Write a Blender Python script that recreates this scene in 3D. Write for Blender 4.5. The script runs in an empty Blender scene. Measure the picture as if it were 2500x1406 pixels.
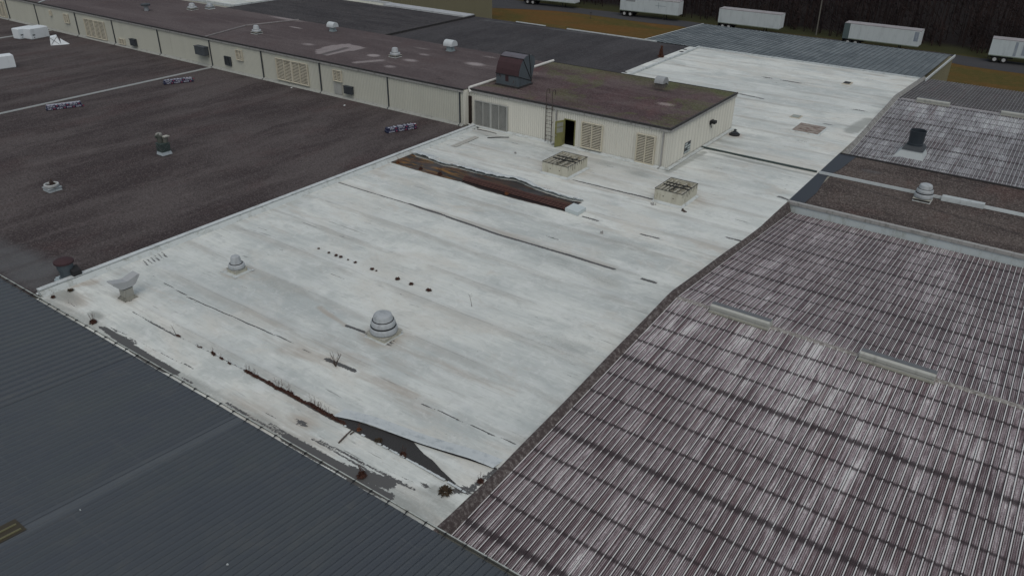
import bpy, math, random
import numpy as np
from mathutils import Vector, Matrix
random.seed(7); rng=np.random.default_rng(7)
S=bpy.context.scene
# ---------------------------------------------------------------- camera
HC=20.0
f_px=1908.683; yaw,pit,rol=[math.radians(a) for a in (125.15319,-28.59669,0.82127)]
FW=np.array([math.cos(pit)*math.cos(yaw),math.cos(pit)*math.sin(yaw),math.sin(pit)])
_r=np.cross(FW,[0,0,1]); _r/=np.linalg.norm(_r); _u=np.cross(_r,FW)
RT=_r*math.cos(rol)+_u*math.sin(rol); UP=-_r*math.sin(rol)+_u*math.cos(rol)
cam=bpy.data.objects.new('camera',bpy.data.cameras.new('camera')); S.collection.objects.link(cam)
M=Matrix([[RT[i],UP[i],-FW[i],0] for i in range(3)]+[[0,0,0,1]]); M.translation=Vector((0,0,HC))
cam.matrix_world=M; cam.data.sensor_width=36; cam.data.lens=f_px/2500*36
cam.data.clip_end=3000; cam.data.clip_start=.5; S.camera=cam
# ---------------------------------------------------------------- light
S.view_settings.view_transform='Standard'; S.view_settings.look='None'; S.view_settings.gamma=1
S.view_settings.exposure=-0.35
w=bpy.data.worlds.new("World"); S.world=w; w.use_nodes=True
nt=w.node_tree; bg=nt.nodes['Background']; sky=nt.nodes.new('ShaderNodeTexSky'); sky.sky_type='NISHITA'
sky.sun_disc=False
SUN_EL,SUN_AZ=math.radians(58),math.radians(140)     # azimuth: clockwise from +Y
sky.sun_elevation=SUN_EL; sky.sun_rotation=SUN_AZ; sky.air_density=1.0; sky.dust_density=4.0; sky.ozone_density=.6
bg.inputs[1].default_value=.11
_mx=nt.nodes.new('ShaderNodeMix'); _mx.data_type='RGBA'; _mx.inputs[0].default_value=.45; nt.links.new(sky.outputs[0],_mx.inputs[6]); _mx.inputs[7].default_value=(5.6,6.1,6.2,1)
nt.links.new(_mx.outputs[2],bg.inputs[0])
sun=bpy.data.lights.new('sun','SUN'); sun.energy=1.1; sun.angle=math.radians(50); sun.color=(1,.965,.92)
so=bpy.data.objects.new('sun',sun); S.collection.objects.link(so)
sd=Vector((math.sin(SUN_AZ)*math.cos(SUN_EL),math.cos(SUN_AZ)*math.cos(SUN_EL),math.sin(SUN_EL)))
so.rotation_euler=sd.to_track_quat('Z','Y').to_euler()
# ---------------------------------------------------------------- geometry of the photograph -> world
def ray(x,y): return FW+(x-1250)/f_px*RT-(y-703)/f_px*UP
def at(x,y,z=0.):
    d=ray(x,y); t=(z-HC)/d[2]; return np.array([d[0]*t,d[1]*t,z])
def onY(x,y,Y):
    d=ray(x,y); t=Y/d[1]; return np.array([d[0]*t,Y,HC+d[2]*t])
def onX(x,y,X):
    d=ray(x,y); t=X/d[0]; return np.array([X,d[1]*t,HC+d[2]*t])
def zat(x,y,P):
    d=ray(x,y); t=math.hypot(P[0],P[1])/math.hypot(d[0],d[1]); return HC+t*d[2]
GZ=-7.0
# ---------------------------------------------------------------- object helpers
def link(o): S.collection.objects.link(o); return o
def tag(o,label=None,cat=None,group=None,kind=None):
    if label: o['label']=label
    if cat: o['category']=cat
    if group: o['group']=group
    if kind: o['kind']=kind
    return o
def thing(name,label,cat,loc=(0,0,0),rz=0.,group=None):
    o=bpy.data.objects.new(name,None); o.empty_display_size=.3; link(o)
    o.location=[float(v) for v in loc]; o.rotation_euler=(0,0,rz); return tag(o,label,cat,group)
class MB:
    def __init__(s): s.v=[]; s.f=[]; s.sm=False
    def add(s,vs,fs):
        b=len(s.v); s.v+=[tuple(float(c) for c in v) for v in vs]; s.f+=[tuple(b+i for i in f) for f in fs]; return s
    def box(s,x0,x1,y0,y1,z0,z1):
        x0,x1=min(x0,x1),max(x0,x1); y0,y1=min(y0,y1),max(y0,y1); z0,z1=min(z0,z1),max(z0,z1)
        return s.add([(x0,y0,z0),(x1,y0,z0),(x1,y1,z0),(x0,y1,z0),(x0,y0,z1),(x1,y0,z1),(x1,y1,z1),(x0,y1,z1)],
              [(0,3,2,1),(4,5,6,7),(0,1,5,4),(1,2,6,5),(2,3,7,6),(3,0,4,7)])
    def frus(s,c,a,b,z0,z1,a2=None,b2=None,off=(0,0)):   # square frustum, half sizes a,b -> a2,b2
        a2=a if a2 is None else a2; b2=b if b2 is None else b2; x,y=c[0],c[1]; ox,oy=off
        return s.add([(x-a,y-b,z0),(x+a,y-b,z0),(x+a,y+b,z0),(x-a,y+b,z0),(x-a2+ox,y-b2+oy,z1),(x+a2+ox,y-b2+oy,z1),(x+a2+ox,y+b2+oy,z1),(x-a2+ox,y+b2+oy,z1)],
              [(0,3,2,1),(4,5,6,7),(0,1,5,4),(1,2,6,5),(2,3,7,6),(3,0,4,7)])
    def hexa(s,lo,hi):
        return s.add(list(lo)+list(hi),[(0,3,2,1),(4,5,6,7),(0,1,5,4),(1,2,6,5),(2,3,7,6),(3,0,4,7)])
    def tube(s,p,q,r,r2=None,n=8,caps=True):
        p=Vector(p); q=Vector(q); r2=r if r2 is None else r2; d=(q-p)
        if d.length<1e-6: return s
        d.normalize(); a=d.orthogonal().normalized(); b=d.cross(a); vs=[]
        for k in range(n):
            t=2*math.pi*k/n; o=a*math.cos(t)+b*math.sin(t); vs.append(p+o*r); vs.append(q+o*r2)
        fs=[(2*k,(2*k+2)%(2*n),(2*k+3)%(2*n),2*k+1) for k in range(n)]
        if caps: fs+=[tuple(range(2*n-2,-1,-2)),tuple(range(1,2*n,2))]
        return s.add(vs,fs)
    def path(s,pts,r,n=6):
        for a,b in zip(pts[:-1],pts[1:]): s.tube(a,b,r,n=n)
        return s
    def lathe(s,prof,c=(0,0,0),n=24,sm=True):
        m=len(prof); vs=[]; fs=[]
        for k in range(n):
            t=2*math.pi*k/n
            for r,z in prof: vs.append((c[0]+r*math.cos(t),c[1]+r*math.sin(t),c[2]+z))
        for k in range(n):
            for j in range(m-1):
                a=k*m+j; b=((k+1)%n)*m+j; fs.append((a,b,b+1,a+1))
        s.add(vs,fs); s.sm=s.sm or sm; return s
    def poly(s,pts,z=None,h=None):    # flat polygon (optionally extruded down by h)
        P=[(p[0],p[1],p[2] if z is None else z) for p in pts]; n=len(P)
        a=sum(P[i][0]*P[(i+1)%n][1]-P[(i+1)%n][0]*P[i][1] for i in range(n))
        if a<0: P=P[::-1]
        if not h: return s.add(P,[tuple(range(n))])
        L=[(x,y,q-h) for x,y,q in P]
        return s.add(P+L,[tuple(range(n)),tuple(range(2*n-1,n-1,-1))]+[(i+n,(i+1)%n+n,(i+1)%n,i) for i in range(n)])
    def build(s,name,mat,parent=None,local=False,smooth=None):
        me=bpy.data.meshes.new(name); vs=s.v
        if parent is not None and not local:
            L=Vector((0,0,0)); p=parent
            while p is not None: L=L+Vector(p.location); p=p.parent
            vs=[(x-L.x,y-L.y,z-L.z) for x,y,z in vs]
        me.from_pydata(vs,[],s.f); me.materials.append(mat); me.update()
        if s.sm if smooth is None else smooth:
            me.polygons.foreach_set('use_smooth',[True]*len(me.polygons))
            try: me.set_sharp_from_angle(angle=math.radians(38))
            except Exception: pass
        o=bpy.data.objects.new(name,me); link(o)
        if parent is not None: o.parent=parent
        return o
def copy_tree(o,parent=None):
    c=o.copy(); link(c); c.parent=parent
    for ch in list(o.children): copy_tree(ch,c)
    return c
# ---------------------------------------------------------------- material helpers
class NT:
    def __init__(s,name,rough=.8,metal=0.,spec=.3):
        s.m=bpy.data.materials.new(name); s.m.use_nodes=True; s.t=s.m.node_tree; s.b=s.t.nodes['Principled BSDF']
        s.b.inputs['Roughness'].default_value=rough; s.b.inputs['Metallic'].default_value=metal
        s.b.inputs['Specular IOR Level'].default_value=spec
        s.pos=s.t.nodes.new('ShaderNodeNewGeometry').outputs['Position']
        s.loc=s.t.nodes.new('ShaderNodeTexCoord').outputs['Object']
        sp=s.t.nodes.new('ShaderNodeSeparateXYZ'); s.L(s.pos,sp.inputs[0]); s.x,s.y,s.z=sp.outputs
    def L(s,a,b): s.t.links.new(a,b)
    def _i(s,sock,v):
        if hasattr(v,'is_linked') or isinstance(v,bpy.types.NodeSocket): s.L(v,sock)
        else: sock.default_value=v
    def m_(s,op,a,b=0.,c=0.,clamp=False):
        n=s.t.nodes.new('ShaderNodeMath'); n.operation=op; n.use_clamp=clamp
        s._i(n.inputs[0],a); s._i(n.inputs[1],b); s._i(n.inputs[2],c); return n.outputs[0]
    def add(s,a,b): return s.m_('ADD',a,b)
    def sub(s,a,b): return s.m_('SUBTRACT',a,b)
    def mul(s,a,b): return s.m_('MULTIPLY',a,b)
    def sat(s,a): return s.m_('ADD',a,0.,clamp=True)
    def mx(s,a,b): return s.m_('MAXIMUM',a,b)
    def inv(s,a): return s.m_('SUBTRACT',1.,a)
    def step(s,v,a,b):   # smooth ramp a->b
        n=s.t.nodes.new('ShaderNodeMapRange'); n.interpolation_type='SMOOTHSTEP'
        s._i(n.inputs[0],v); n.inputs[1].default_value=a; n.inputs[2].default_value=b; return n.outputs[0]
    def frac(s,v,per,off=0.): return s.m_('FRACT',s.m_('DIVIDE',s.m_('SUBTRACT',v,off),per))
    def line(s,v,per,off,half,soft=.3):   # 1 near v = off + k*per
        d=s.mul(s.m_('ABSOLUTE',s.sub(s.frac(v,per,off-per/2),.5)),per)
        return s.inv(s.step(d,half*(1-soft),half*(1+soft)))
    def vec(s,sx=1.,sy=1.,sz=1.,src=None,off=(0,0,0)):
        n=s.t.nodes.new('ShaderNodeMapping'); s.L(src or s.pos,n.inputs[0]); n.inputs['Scale'].default_value=(sx,sy,sz)
        n.inputs['Location'].default_value=off; return n.outputs[0]
    def noise(s,v=None,scale=1.,detail=4.,rough=.55,dist=0.):
        n=s.t.nodes.new('ShaderNodeTexNoise'); s.L(v if v is not None else s.pos,n.inputs['Vector'])
        n.inputs['Scale'].default_value=scale; n.inputs['Detail'].default_value=detail
        n.inputs['Roughness'].default_value=rough; n.inputs['Distortion'].default_value=dist; return n.outputs[0]
    def vor(s,v=None,scale=1.,out='Distance',feat='F1'):
        n=s.t.nodes.new('ShaderNodeTexVoronoi'); n.feature=feat; s.L(v if v is not None else s.pos,n.inputs['Vector']); n.inputs['Scale'].default_value=scale
        return n.outputs[out]
    def white(s,v):
        n=s.t.nodes.new('ShaderNodeTexWhiteNoise'); n.noise_dimensions='1D'; s.L(v,n.inputs['W']); return n.outputs[0]
    def white2(s,a,b): return s.white(s.add(s.mul(a,17.31),s.mul(b,3.117)))
    def mix(s,f,a,b):
        n=s.t.nodes.new('ShaderNodeMix'); n.data_type='RGBA'; s._i(n.inputs[0],f)
        for k,v in ((6,a),(7,b)):
            if isinstance(v,tuple): n.inputs[k].default_value=(*v,1.) if len(v)==3 else v
            else: s.L(v,n.inputs[k])
        return n.outputs[2]
    def attr(s,name):
        n=s.t.nodes.new('ShaderNodeAttribute'); n.attribute_name=name
        sp=s.t.nodes.new('ShaderNodeSeparateColor'); s.L(n.outputs['Color'],sp.inputs[0]); return sp.outputs
    def bump(s,h,dist=.02,strength=.5):
        n=s.t.nodes.new('ShaderNodeBump'); s._i(n.inputs['Height'],h); n.inputs['Distance'].default_value=dist
        n.inputs['Strength'].default_value=strength; s.L(n.outputs[0],s.b.inputs['Normal'])
    def col(s,c):
        if isinstance(c,tuple): s.b.inputs['Base Color'].default_value=(*c,1.)
        else: s.L(c,s.b.inputs['Base Color'])
        return s.m
def worn(name,base,dirt,amt=.5,scale=3.,rough=.7,metal=0.,vert=True,spec=.3,rust=None):
    n=NT(name,rough,metal,spec)
    a=n.noise(n.vec(1,1,.25 if vert else 1),scale,6,.65); b=n.noise(None,scale*7,4,.7)
    f=n.step(n.add(n.mul(a,.7),n.mul(b,.3)),.62-amt*.3,.80-amt*.2)
    c=n.mix(f,base,dirt)
    c=n.mix(n.mul(n.noise(None,scale*.4,3),.35),c,tuple(v*.72 for v in base))
    if rust: c=n.mix(n.step(n.noise(n.vec(1,1,.3,off=(5,3,1)),scale*1.3,6,.7),.6,.68),c,rust)
    n.bump(b,.01,.3); return n.col(c)
def plain(name,c,rough=.8,metal=0.): 
    n=NT(name,rough,metal); k=n.noise(None,9.,4,.6); return n.col(n.mix(n.mul(k,.5),c,tuple(v*.6 for v in c)))

# ---- white membrane
def mat_membrane():
    n=NT('white_membrane',.62,0,.35); A=n.attr('paint')
    big=n.noise(n.vec(.35,1,1),.16,4,.6,.6); mid=n.noise(n.vec(.3,1,1,off=(7,2,0)),.55,5,.6,.3)
    st=n.noise(n.vec(.22,2.6,1),1.5,6,.7); st2=n.noise(n.vec(.5,7.,1,off=(3,9,0)),1.6,5,.7); fine=n.noise(None,9.,5,.7)
    g=n.step(n.add(n.add(n.mul(big,.46),n.mul(mid,.30)),n.mul(st,.24)),.42,.60)
    c=n.mix(g,(.655,.68,.645),(.43,.462,.45))
    c=n.mix(n.mul(n.step(n.noise(n.vec(.8,1,1,off=(80,6,0)),.28,5,.62,.5),.52,.64),.55),c,(.40,.435,.425))
    c=n.mix(n.mul(n.step(n.noise(n.vec(.7,1.3,1,off=(18,46,0)),.6,6,.7,.4),.56,.68),.45),c,(.36,.385,.375))
    c=n.mix(n.mul(n.step(n.noise(n.vec(1,1,1,off=(5,60,0)),.9,6,.65,.8),.5,.66),.35),c,(.68,.70,.69))
    c=n.mix(n.mul(n.step(n.noise(n.vec(.6,1,1,off=(30,8,0)),.22,5,.62,1.),.48,.66),.6),c,(.575,.56,.505))
    c=n.mix(n.mul(n.step(st,.54,.72),.40),c,(.69,.715,.69))
    mot=n.noise(n.vec(.8,1.1,1,off=(4,90,0)),2.4,7,.72,.5); c=n.mix(n.mul(n.step(mot,.50,.68),.32),c,(.36,.375,.355)); c=n.mix(n.mul(n.step(n.noise(n.vec(1,1.2,1,off=(14,9,0)),1.3,7,.75,1.),.54,.62),.28),c,(.74,.75,.73))
    c=n.mix(n.mul(n.step(n.noise(n.vec(.5,1,1,off=(61,9,0)),.35,5,.7,.8),.56,.70),.5),c,(.46,.425,.37))
    c=n.mix(n.mul(n.step(st2,.54,.70),.42),c,(.30,.32,.31))
    # roll seams every 3.05 m
    wob=n.add(n.y,n.mul(n.sub(n.noise(n.vec(1,0,0),.35,2),.5),.10))
    c=n.mix(n.mul(n.mul(n.line(wob,3.05,1.93,.024),n.step(n.add(n.mul(fine,.5),n.mul(mid,.6)),.48,.68)),.7),c,(.15,.15,.145))
    c=n.mix(n.mul(n.mul(n.line(wob,3.05,1.75,.30,.95),n.step(n.add(mid,n.mul(st,.4)),.55,.8)),.45),c,(.36,.345,.31))
    c=n.mix(n.mul(n.line(wob,3.05,2.12,.16,.9),.22),c,(.68,.71,.70))
    rnd=n.white(n.m_('FLOOR',n.m_('DIVIDE',n.sub(wob,1.93),3.05)))
    c=n.mix(n.mul(rnd,.22),c,(.36,.40,.41))
    # sparse short dark scuffs
    sc=n.mul(n.step(n.noise(n.vec(.35,5.,1,off=(1,5,2)),1.1,3,.6),.655,.69),n.step(n.noise(None,.12,3),.45,.62))
    c=n.mix(n.mul(sc,.7),c,(.14,.145,.14))
    # pale tan silt, damp grey and shadow, exposed dark substrate (painted where they lie)
    c=n.mix(n.mul(n.step(n.add(A[1],n.add(n.mul(n.sub(st,.5),1.3),n.mul(n.sub(mid,.5),1.2))),.2,1.1),.7),c,(.36,.315,.265))
    c=n.mix(n.mul(n.step(n.add(A[2],n.add(n.mul(n.sub(mid,.5),1.2),n.mul(n.sub(fine,.5),.6))),.2,.9),.75),c,(.25,.262,.245))
    c=n.mix(n.step(n.add(n.add(A[0],n.mul(n.sub(fine,.5),1.1)),n.mul(n.sub(st2,.5),.9)),.46,.58),c,(.085,.085,.085))
    n.bump(n.add(n.mul(st,.6),n.mul(mot,.5)),.04,.35)
    n.L(n.add(.45,n.mul(mid,.35)),n.b.inputs['Roughness'])
    return n.col(c)
def mat_gravel(name,a,b,c2,pale,scale=14.,along='y',amp=1.,moss=None,hi=.5):
    n=NT(name,.95,0,.15); A=n.attr('paint')
    v=n.vec(.9,.22,1) if along=='y' else n.vec(.22,.9,1)
    str_=n.noise(v,.42,5,.6,.5); big=n.noise(None,.09,4,.6); grit=n.noise(None,scale,3,.75)
    cell=n.vor(None,scale*1.15,'Color'); sp=n.t.nodes.new('ShaderNodeSeparateColor'); n.L(cell,sp.inputs[0]); cell=sp.outputs[0]
    c=n.mix(n.step(n.add(n.mul(str_,.62),n.mul(big,.38)),.40,.60),a,b)
    c=n.mix(n.mul(n.step(n.noise(n.vec(1.6,.12,1,off=(9,0,0)) if along=='y' else n.vec(.12,1.6,1),.5,5,.7),.54,.68),.35),c,tuple(min(1,v*1.5) for v in b))
    c=n.mix(n.mul(n.step(n.noise(n.vec(1,.5,1,off=(40,3,0)),.3,4,.6),.5,.72),.55),c,c2)
    if moss: c=n.mix(n.mul(n.step(n.add(n.y,n.mul(n.noise(None,.5,5,.7),5.)),64.,67.),.55),c,moss); c=n.mix(n.mul(n.step(n.noise(n.vec(1,1,1,off=(11,31,0)),.2,5,.66,1.2),.49,.63),.62),c,moss)
    g2=n.add(n.mul(grit,.55),n.mul(cell,.45))
    c=n.mix(n.mul(n.step(g2,.52,.86),hi*amp),c,pale)
    c=n.mix(n.mul(n.inv(n.step(g2,.22,.48)),.55*amp),c,tuple(v*.35 for v in a))
    c=n.mix(n.mul(n.step(n.add(A[1],n.mul(n.sub(grit,.5),.9)),.3,.75),.8),c,tuple(min(1,v*1.5+.02) for v in pale))
    c=n.mix(n.mul(n.step(n.add(A[0],n.mul(n.sub(grit,.5),.9)),.3,.75),.8),c,(.018,.016,.018))
    c=n.mix(n.mul(n.step(n.add(A[2],n.mul(n.sub(str_,.5),1.)),.3,.75),.7),c,(.11,.115,.12))
    n.bump(g2,.03,.6); return n.col(c)
RIB=.28
def mat_ribbed(name,x0,dark,lite,white,ridge,bands=1.42,boff=.0,cov=0.):
    n=NT(name,.7,0,.3)
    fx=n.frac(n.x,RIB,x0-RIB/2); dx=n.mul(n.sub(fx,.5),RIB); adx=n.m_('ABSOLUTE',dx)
    idx=n.m_('FLOOR',n.m_('DIVIDE',n.sub(n.x,x0-RIB/2),RIB))
    blot=n.noise(n.vec(1,.4,1),.30,6,.68,.8); blot2=n.noise(n.vec(3.2,.32,1,off=(9,4,0)),.9,6,.75,.4)
    pan=n.white(idx); cellr=n.white2(idx,n.m_('FLOOR',n.m_('DIVIDE',n.sub(n.y,boff),bands)))
    stk=n.noise(n.vec(22,.55,1),1.,5,.75); stk2=n.noise(n.vec(60,2.2,1,off=(3,1,0)),1.,3,.7); gr=n.noise(None,14.,4,.75)
    v=n.add(n.add(n.mul(n.sub(blot,.5),1.0),n.mul(n.sub(blot2,.5),.75)),n.add(n.mul(n.sub(stk,.5),1.05),n.mul(n.sub(pan,.5),.16))); v=n.add(v,.64)
    v=n.add(v,n.add(n.mul(n.sub(cellr,.5),.09),n.mul(n.sub(gr,.5),.45)))
    v=n.add(v,cov)
    if ridge: # more paint survives on the camera side of the ridge
        v=n.add(v,n.mul(n.mul(n.step(n.y,ridge-9,ridge-2),n.inv(n.step(n.y,ridge,ridge+.6))),.12))
    f=n.step(v,.56,.92)
    c=n.mix(f,dark,lite)
    c=n.mix(n.mul(n.step(n.add(v,n.mul(n.sub(stk2,.5),.3)),.84,.94),.75),c,white)
    # minor corrugations: thin pale crests
    mn=n.line(n.x,RIB/4,x0,.008,.5)
    c=n.mix(n.mul(mn,n.mul(n.step(n.add(stk,n.mul(blot2,.5)),.55,.85),.55)),c,white)
    # reddish rust bleed in some pans
    c=n.mix(n.mul(n.step(n.noise(n.vec(2.2,.2,1,off=(50,0,0)),.8,4,.6),.54,.7),.5),c,(.095,.050,.055))
    # shadow line and dirt painted beside each rib; dark growth along the purlin fixings
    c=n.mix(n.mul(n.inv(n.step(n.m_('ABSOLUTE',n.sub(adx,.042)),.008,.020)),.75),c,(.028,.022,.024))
    wy=n.add(n.y,n.mul(n.sub(n.noise(n.vec(1,.0,0),6.,2),.5),.10))
    bl=n.line(wy,bands,boff,.085,.85)
    thick=n.line(n.y,bands*4,boff,.5,.1)
    bl=n.mx(bl,n.mul(n.line(wy,bands,boff,.17,.7),thick))
    c=n.mix(n.mul(bl,n.add(.62,n.mul(gr,.5))),c,(.030,.022,.025))
    # rib crests
    crest=n.inv(n.step(n.m_('ABSOLUTE',n.add(dx,.004)),.013,.024))
    c=n.mix(n.mul(crest,n.step(n.add(n.noise(n.vec(8,3,1),1.,3,.7),n.mul(n.inv(bl),.5)),.40,.62)),c,white)
    n.bump(gr,.006,.4); return n.col(c)
def mat_greymetal():
    n=NT('grey_metal_roof',.5,.1,.45); P=.2885
    zz=n.step(n.x,-31.2,-30.8); ln=n.add(n.mul(zz,n.line(n.x,P,0.,.022,.6)),n.mul(n.inv(zz),n.line(n.x,P*1.5,0.,.065,.9))); ln2=n.add(n.mul(zz,n.line(n.x,P,.07,.02,.8)),n.mul(n.inv(zz),n.line(n.x,P*1.5,.2,.08,.9)))
    idx=n.m_('FLOOR',n.m_('DIVIDE',n.x,.87)); r=n.white(idx)
    r2=n.white2(idx,n.m_('FLOOR',n.m_('DIVIDE',n.add(n.y,n.mul(r,2.)),3.4)))
    st=n.noise(n.vec(3.,.25,1),1.,5,.7); big=n.noise(None,.35,4,.6); fn=n.noise(None,20.,3,.8)
    c=n.mix(n.add(n.mul(st,.5),n.mul(big,.5)),(.040,.050,.062),(.066,.074,.080))
    c=n.mix(n.mul(n.step(n.noise(n.vec(1,.4,1,off=(4,4,0)),.5,4),.5,.7),.4),c,(.062,.074,.072))
    c=n.mix(n.mul(r2,.3),c,(.042,.049,.070))
    c=n.mix(n.mul(n.step(n.noise(n.vec(.9,.5,1,off=(2,7,0)),1.3,6,.7),.5,.72),.45),c,(.085,.088,.085))
    c=n.mix(n.mul(ln,.6),c,(.018,.023,.031)); c=n.mix(n.mul(ln2,.30),c,(.10,.11,.115))
    d=n.m_('ABSOLUTE',n.add(n.x,23.55)); s=n.inv(n.step(d,.12,.42))
    c=n.mix(n.mul(s,n.add(.0,n.mul(st,.62))),c,(.13,.145,.155))
    c=n.mix(n.mul(n.line(n.x,100,-23.72,.02),.8),c,(.02,.025,.035))
    c=n.mix(n.mul(n.line(n.y,3.05,1.2,.03,.8),n.mul(n.step(n.noise(n.vec(2,1,1),1.,2),.4,.6),.22)),c,(.11,.12,.12))
    c=n.mix(n.mul(n.step(fn,.4,.9),.35),c,(.095,.10,.105))
    c=n.mix(n.mul(n.inv(n.step(fn,.2,.5)),.25),c,(.028,.032,.038))
    n.bump(fn,.004,.3); return n.col(c)
def mat_siding(name,base,streak,per=.2):
    n=NT(name,.7,0,.25); o=n.add(n.x,n.y)
    st=n.noise(n.vec(3.2,3.2,.10),1.,6,.7); st2=n.noise(n.vec(9,9,.3,off=(2,2,0)),1.,4,.7); big=n.noise(None,.5,3)
    pan=n.white(n.m_('FLOOR',n.m_('DIVIDE',o,.8)))
    c=n.mix(n.mul(big,.5),base,tuple(v*.8 for v in base)); c=n.mix(n.mul(pan,.25),c,tuple(v*.78 for v in base))
    c=n.mix(n.mul(n.line(o,per,0,.03,.8),.42),c,tuple(v*.42 for v in base))
    c=n.mix(n.mul(n.step(st,.60,.76),.6),c,streak)
    c=n.mix(n.mul(n.step(st2,.64,.74),.5),c,tuple(v*.6 for v in streak))
    c=n.mix(n.mul(n.inv(n.step(n.add(n.z,n.mul(n.sub(st2,.5),.5)),.04,.16)),.5),c,(.10,.09,.07))
    n.bump(st2,.01,.2); return n.col(c)
MEM=mat_membrane()
BROWN=mat_gravel('brown_gravel',(.046,.037,.038),(.086,.074,.073),(.066,.044,.044),(.18,.16,.158),12.,'y',.95,hi=.55)
BLOCKG=mat_gravel('mauve_gravel',(.078,.062,.064),(.105,.087,.088),(.085,.062,.062),(.20,.18,.18),10.,'x',.7,hi=.45)
PENTG=mat_gravel('mossy_gravel',(.070,.047,.050),(.115,.088,.088),(.115,.058,.060),(.22,.19,.18),10.,'x',.8,moss=(.088,.102,.042),hi=.5)
DARKG=mat_gravel('dark_felt',(.040,.038,.042),(.058,.056,.060),(.050,.045,.048),(.13,.13,.135),8.,'y',.8,hi=.45)
DARKG2=mat_gravel('speckled_felt',(.036,.034,.038),(.058,.055,.058),(.045,.042,.045),(.16,.155,.155),8.,'x',.9,hi=.5)
GRAV=mat_gravel('coarse_gravel',(.052,.040,.038),(.085,.068,.062),(.085,.050,.045),(.34,.30,.27),9.,'x',1.,moss=None,hi=.8)
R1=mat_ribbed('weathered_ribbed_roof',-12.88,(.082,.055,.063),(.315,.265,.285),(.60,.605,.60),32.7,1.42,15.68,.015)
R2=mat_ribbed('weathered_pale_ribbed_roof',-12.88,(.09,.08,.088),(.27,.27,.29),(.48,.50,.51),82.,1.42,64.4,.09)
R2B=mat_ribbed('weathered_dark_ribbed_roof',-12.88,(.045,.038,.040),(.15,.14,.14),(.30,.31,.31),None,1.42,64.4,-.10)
GREY=mat_greymetal()
SIDE=mat_siding('cream_siding',(.53,.54,.475),(.25,.235,.18))
SIDE2=mat_siding('pale_siding',(.66,.655,.59),(.27,.235,.175))
OLIVE=mat_siding('olive_siding',(.30,.29,.18),(.12,.10,.06))
FLASH=worn('dark_flashing',(.035,.033,.034),(.10,.095,.09),.4,4,.7)
FASCIA=worn('grey_fascia',(.33,.33,.32),(.12,.12,.115),.5,4,.6)
TRIM=worn('white_trim',(.52,.56,.57),(.24,.26,.25),.5,2.5,.6)
CURBW=worn('white_curb',(.50,.54,.54),(.25,.26,.23),.5,2.,.6,vert=False)
MOSSY=worn('mossy_strip',(.060,.048,.047),(.24,.22,.21),.55,6,.95,vert=False)
GALV=worn('galvanised_metal',(.33,.36,.385),(.20,.215,.225),.45,3,.5,.2)
DOME=worn('spun_aluminium',(.38,.41,.43),(.24,.255,.265),.5,4,.55,.05)
DGREY=worn('dark_metal',(.050,.058,.066),(.10,.11,.115),.4,4,.6,.1)
GREENM=worn('green_grey_metal',(.045,.065,.062),(.10,.11,.105),.4,5,.7)
RUST=worn('rusted_metal',(.10,.045,.036),(.045,.022,.02),.5,5,.9,vert=False)
MAROON=worn('maroon_rust',(.050,.027,.031),(.028,.018,.02),.4,3,.8)
BLUEG=worn('blue_grey_sheet',(.090,.110,.125),(.055,.062,.070),.5,2.5,.6,.1,rust=(.07,.035,.03))
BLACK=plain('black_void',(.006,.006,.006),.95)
SOOT=plain('charcoal_metal',(.022,.023,.025),.7)
CREAM=worn('cream_curb_sheet',(.50,.49,.41),(.22,.19,.13),.5,4,.7)
LOUV=worn('cream_louver',(.56,.53,.43),(.30,.27,.20),.4,4,.6)
LOUVG=worn('grey_louver',(.36,.37,.35),(.20,.20,.19),.4,4,.6)
DOORM=worn('olive_door_paint',(.19,.19,.075),(.10,.095,.045),.5,3,.6,rust=(.12,.06,.03))
GLASS=plain('grimy_glass',(.26,.27,.24),.25)
WRAP=worn('white_wrap',(.66,.71,.74),(.50,.54,.56),.3,1.2,.4)
NAVY=plain('navy_wrap',(.020,.024,.060),.4)
PRINTW=plain('white_print',(.62,.64,.72),.5)
PRINTR=plain('red_print',(.25,.05,.09),.5)
WEED=plain('rusty_weed',(.065,.030,.022),.95)
WEEDO=plain('orange_weed',(.15,.060,.028),.95)
WEEDG=plain('brown_weed',(.050,.036,.022),.95)
STEM=plain('dead_stem',(.085,.065,.055),.95)
BLADE=plain('dry_stalk',(.17,.10,.075),.95)
TRAILW=worn('trailer_white',(.50,.56,.58),(.36,.41,.43),.45,1.2,.5)
TRAILR=worn('trailer_roof_sheet',(.30,.29,.30),(.20,.17,.17),.5,1.,.6,vert=False)
TIRE=plain('tyre_rubber',(.012,.012,.012),.9); RIMM=plain('wheel_rim',(.45,.46,.46),.5)
FELT_AND_SHADE=NT('black_underlay_and_shade',.9); FELT_AND_SHADE=FELT_AND_SHADE.col(FELT_AND_SHADE.mix(FELT_AND_SHADE.step(FELT_AND_SHADE.noise(None,30,3,.8),.4,.7),(.030,.030,.031),(.055,.055,.055)))

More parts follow.
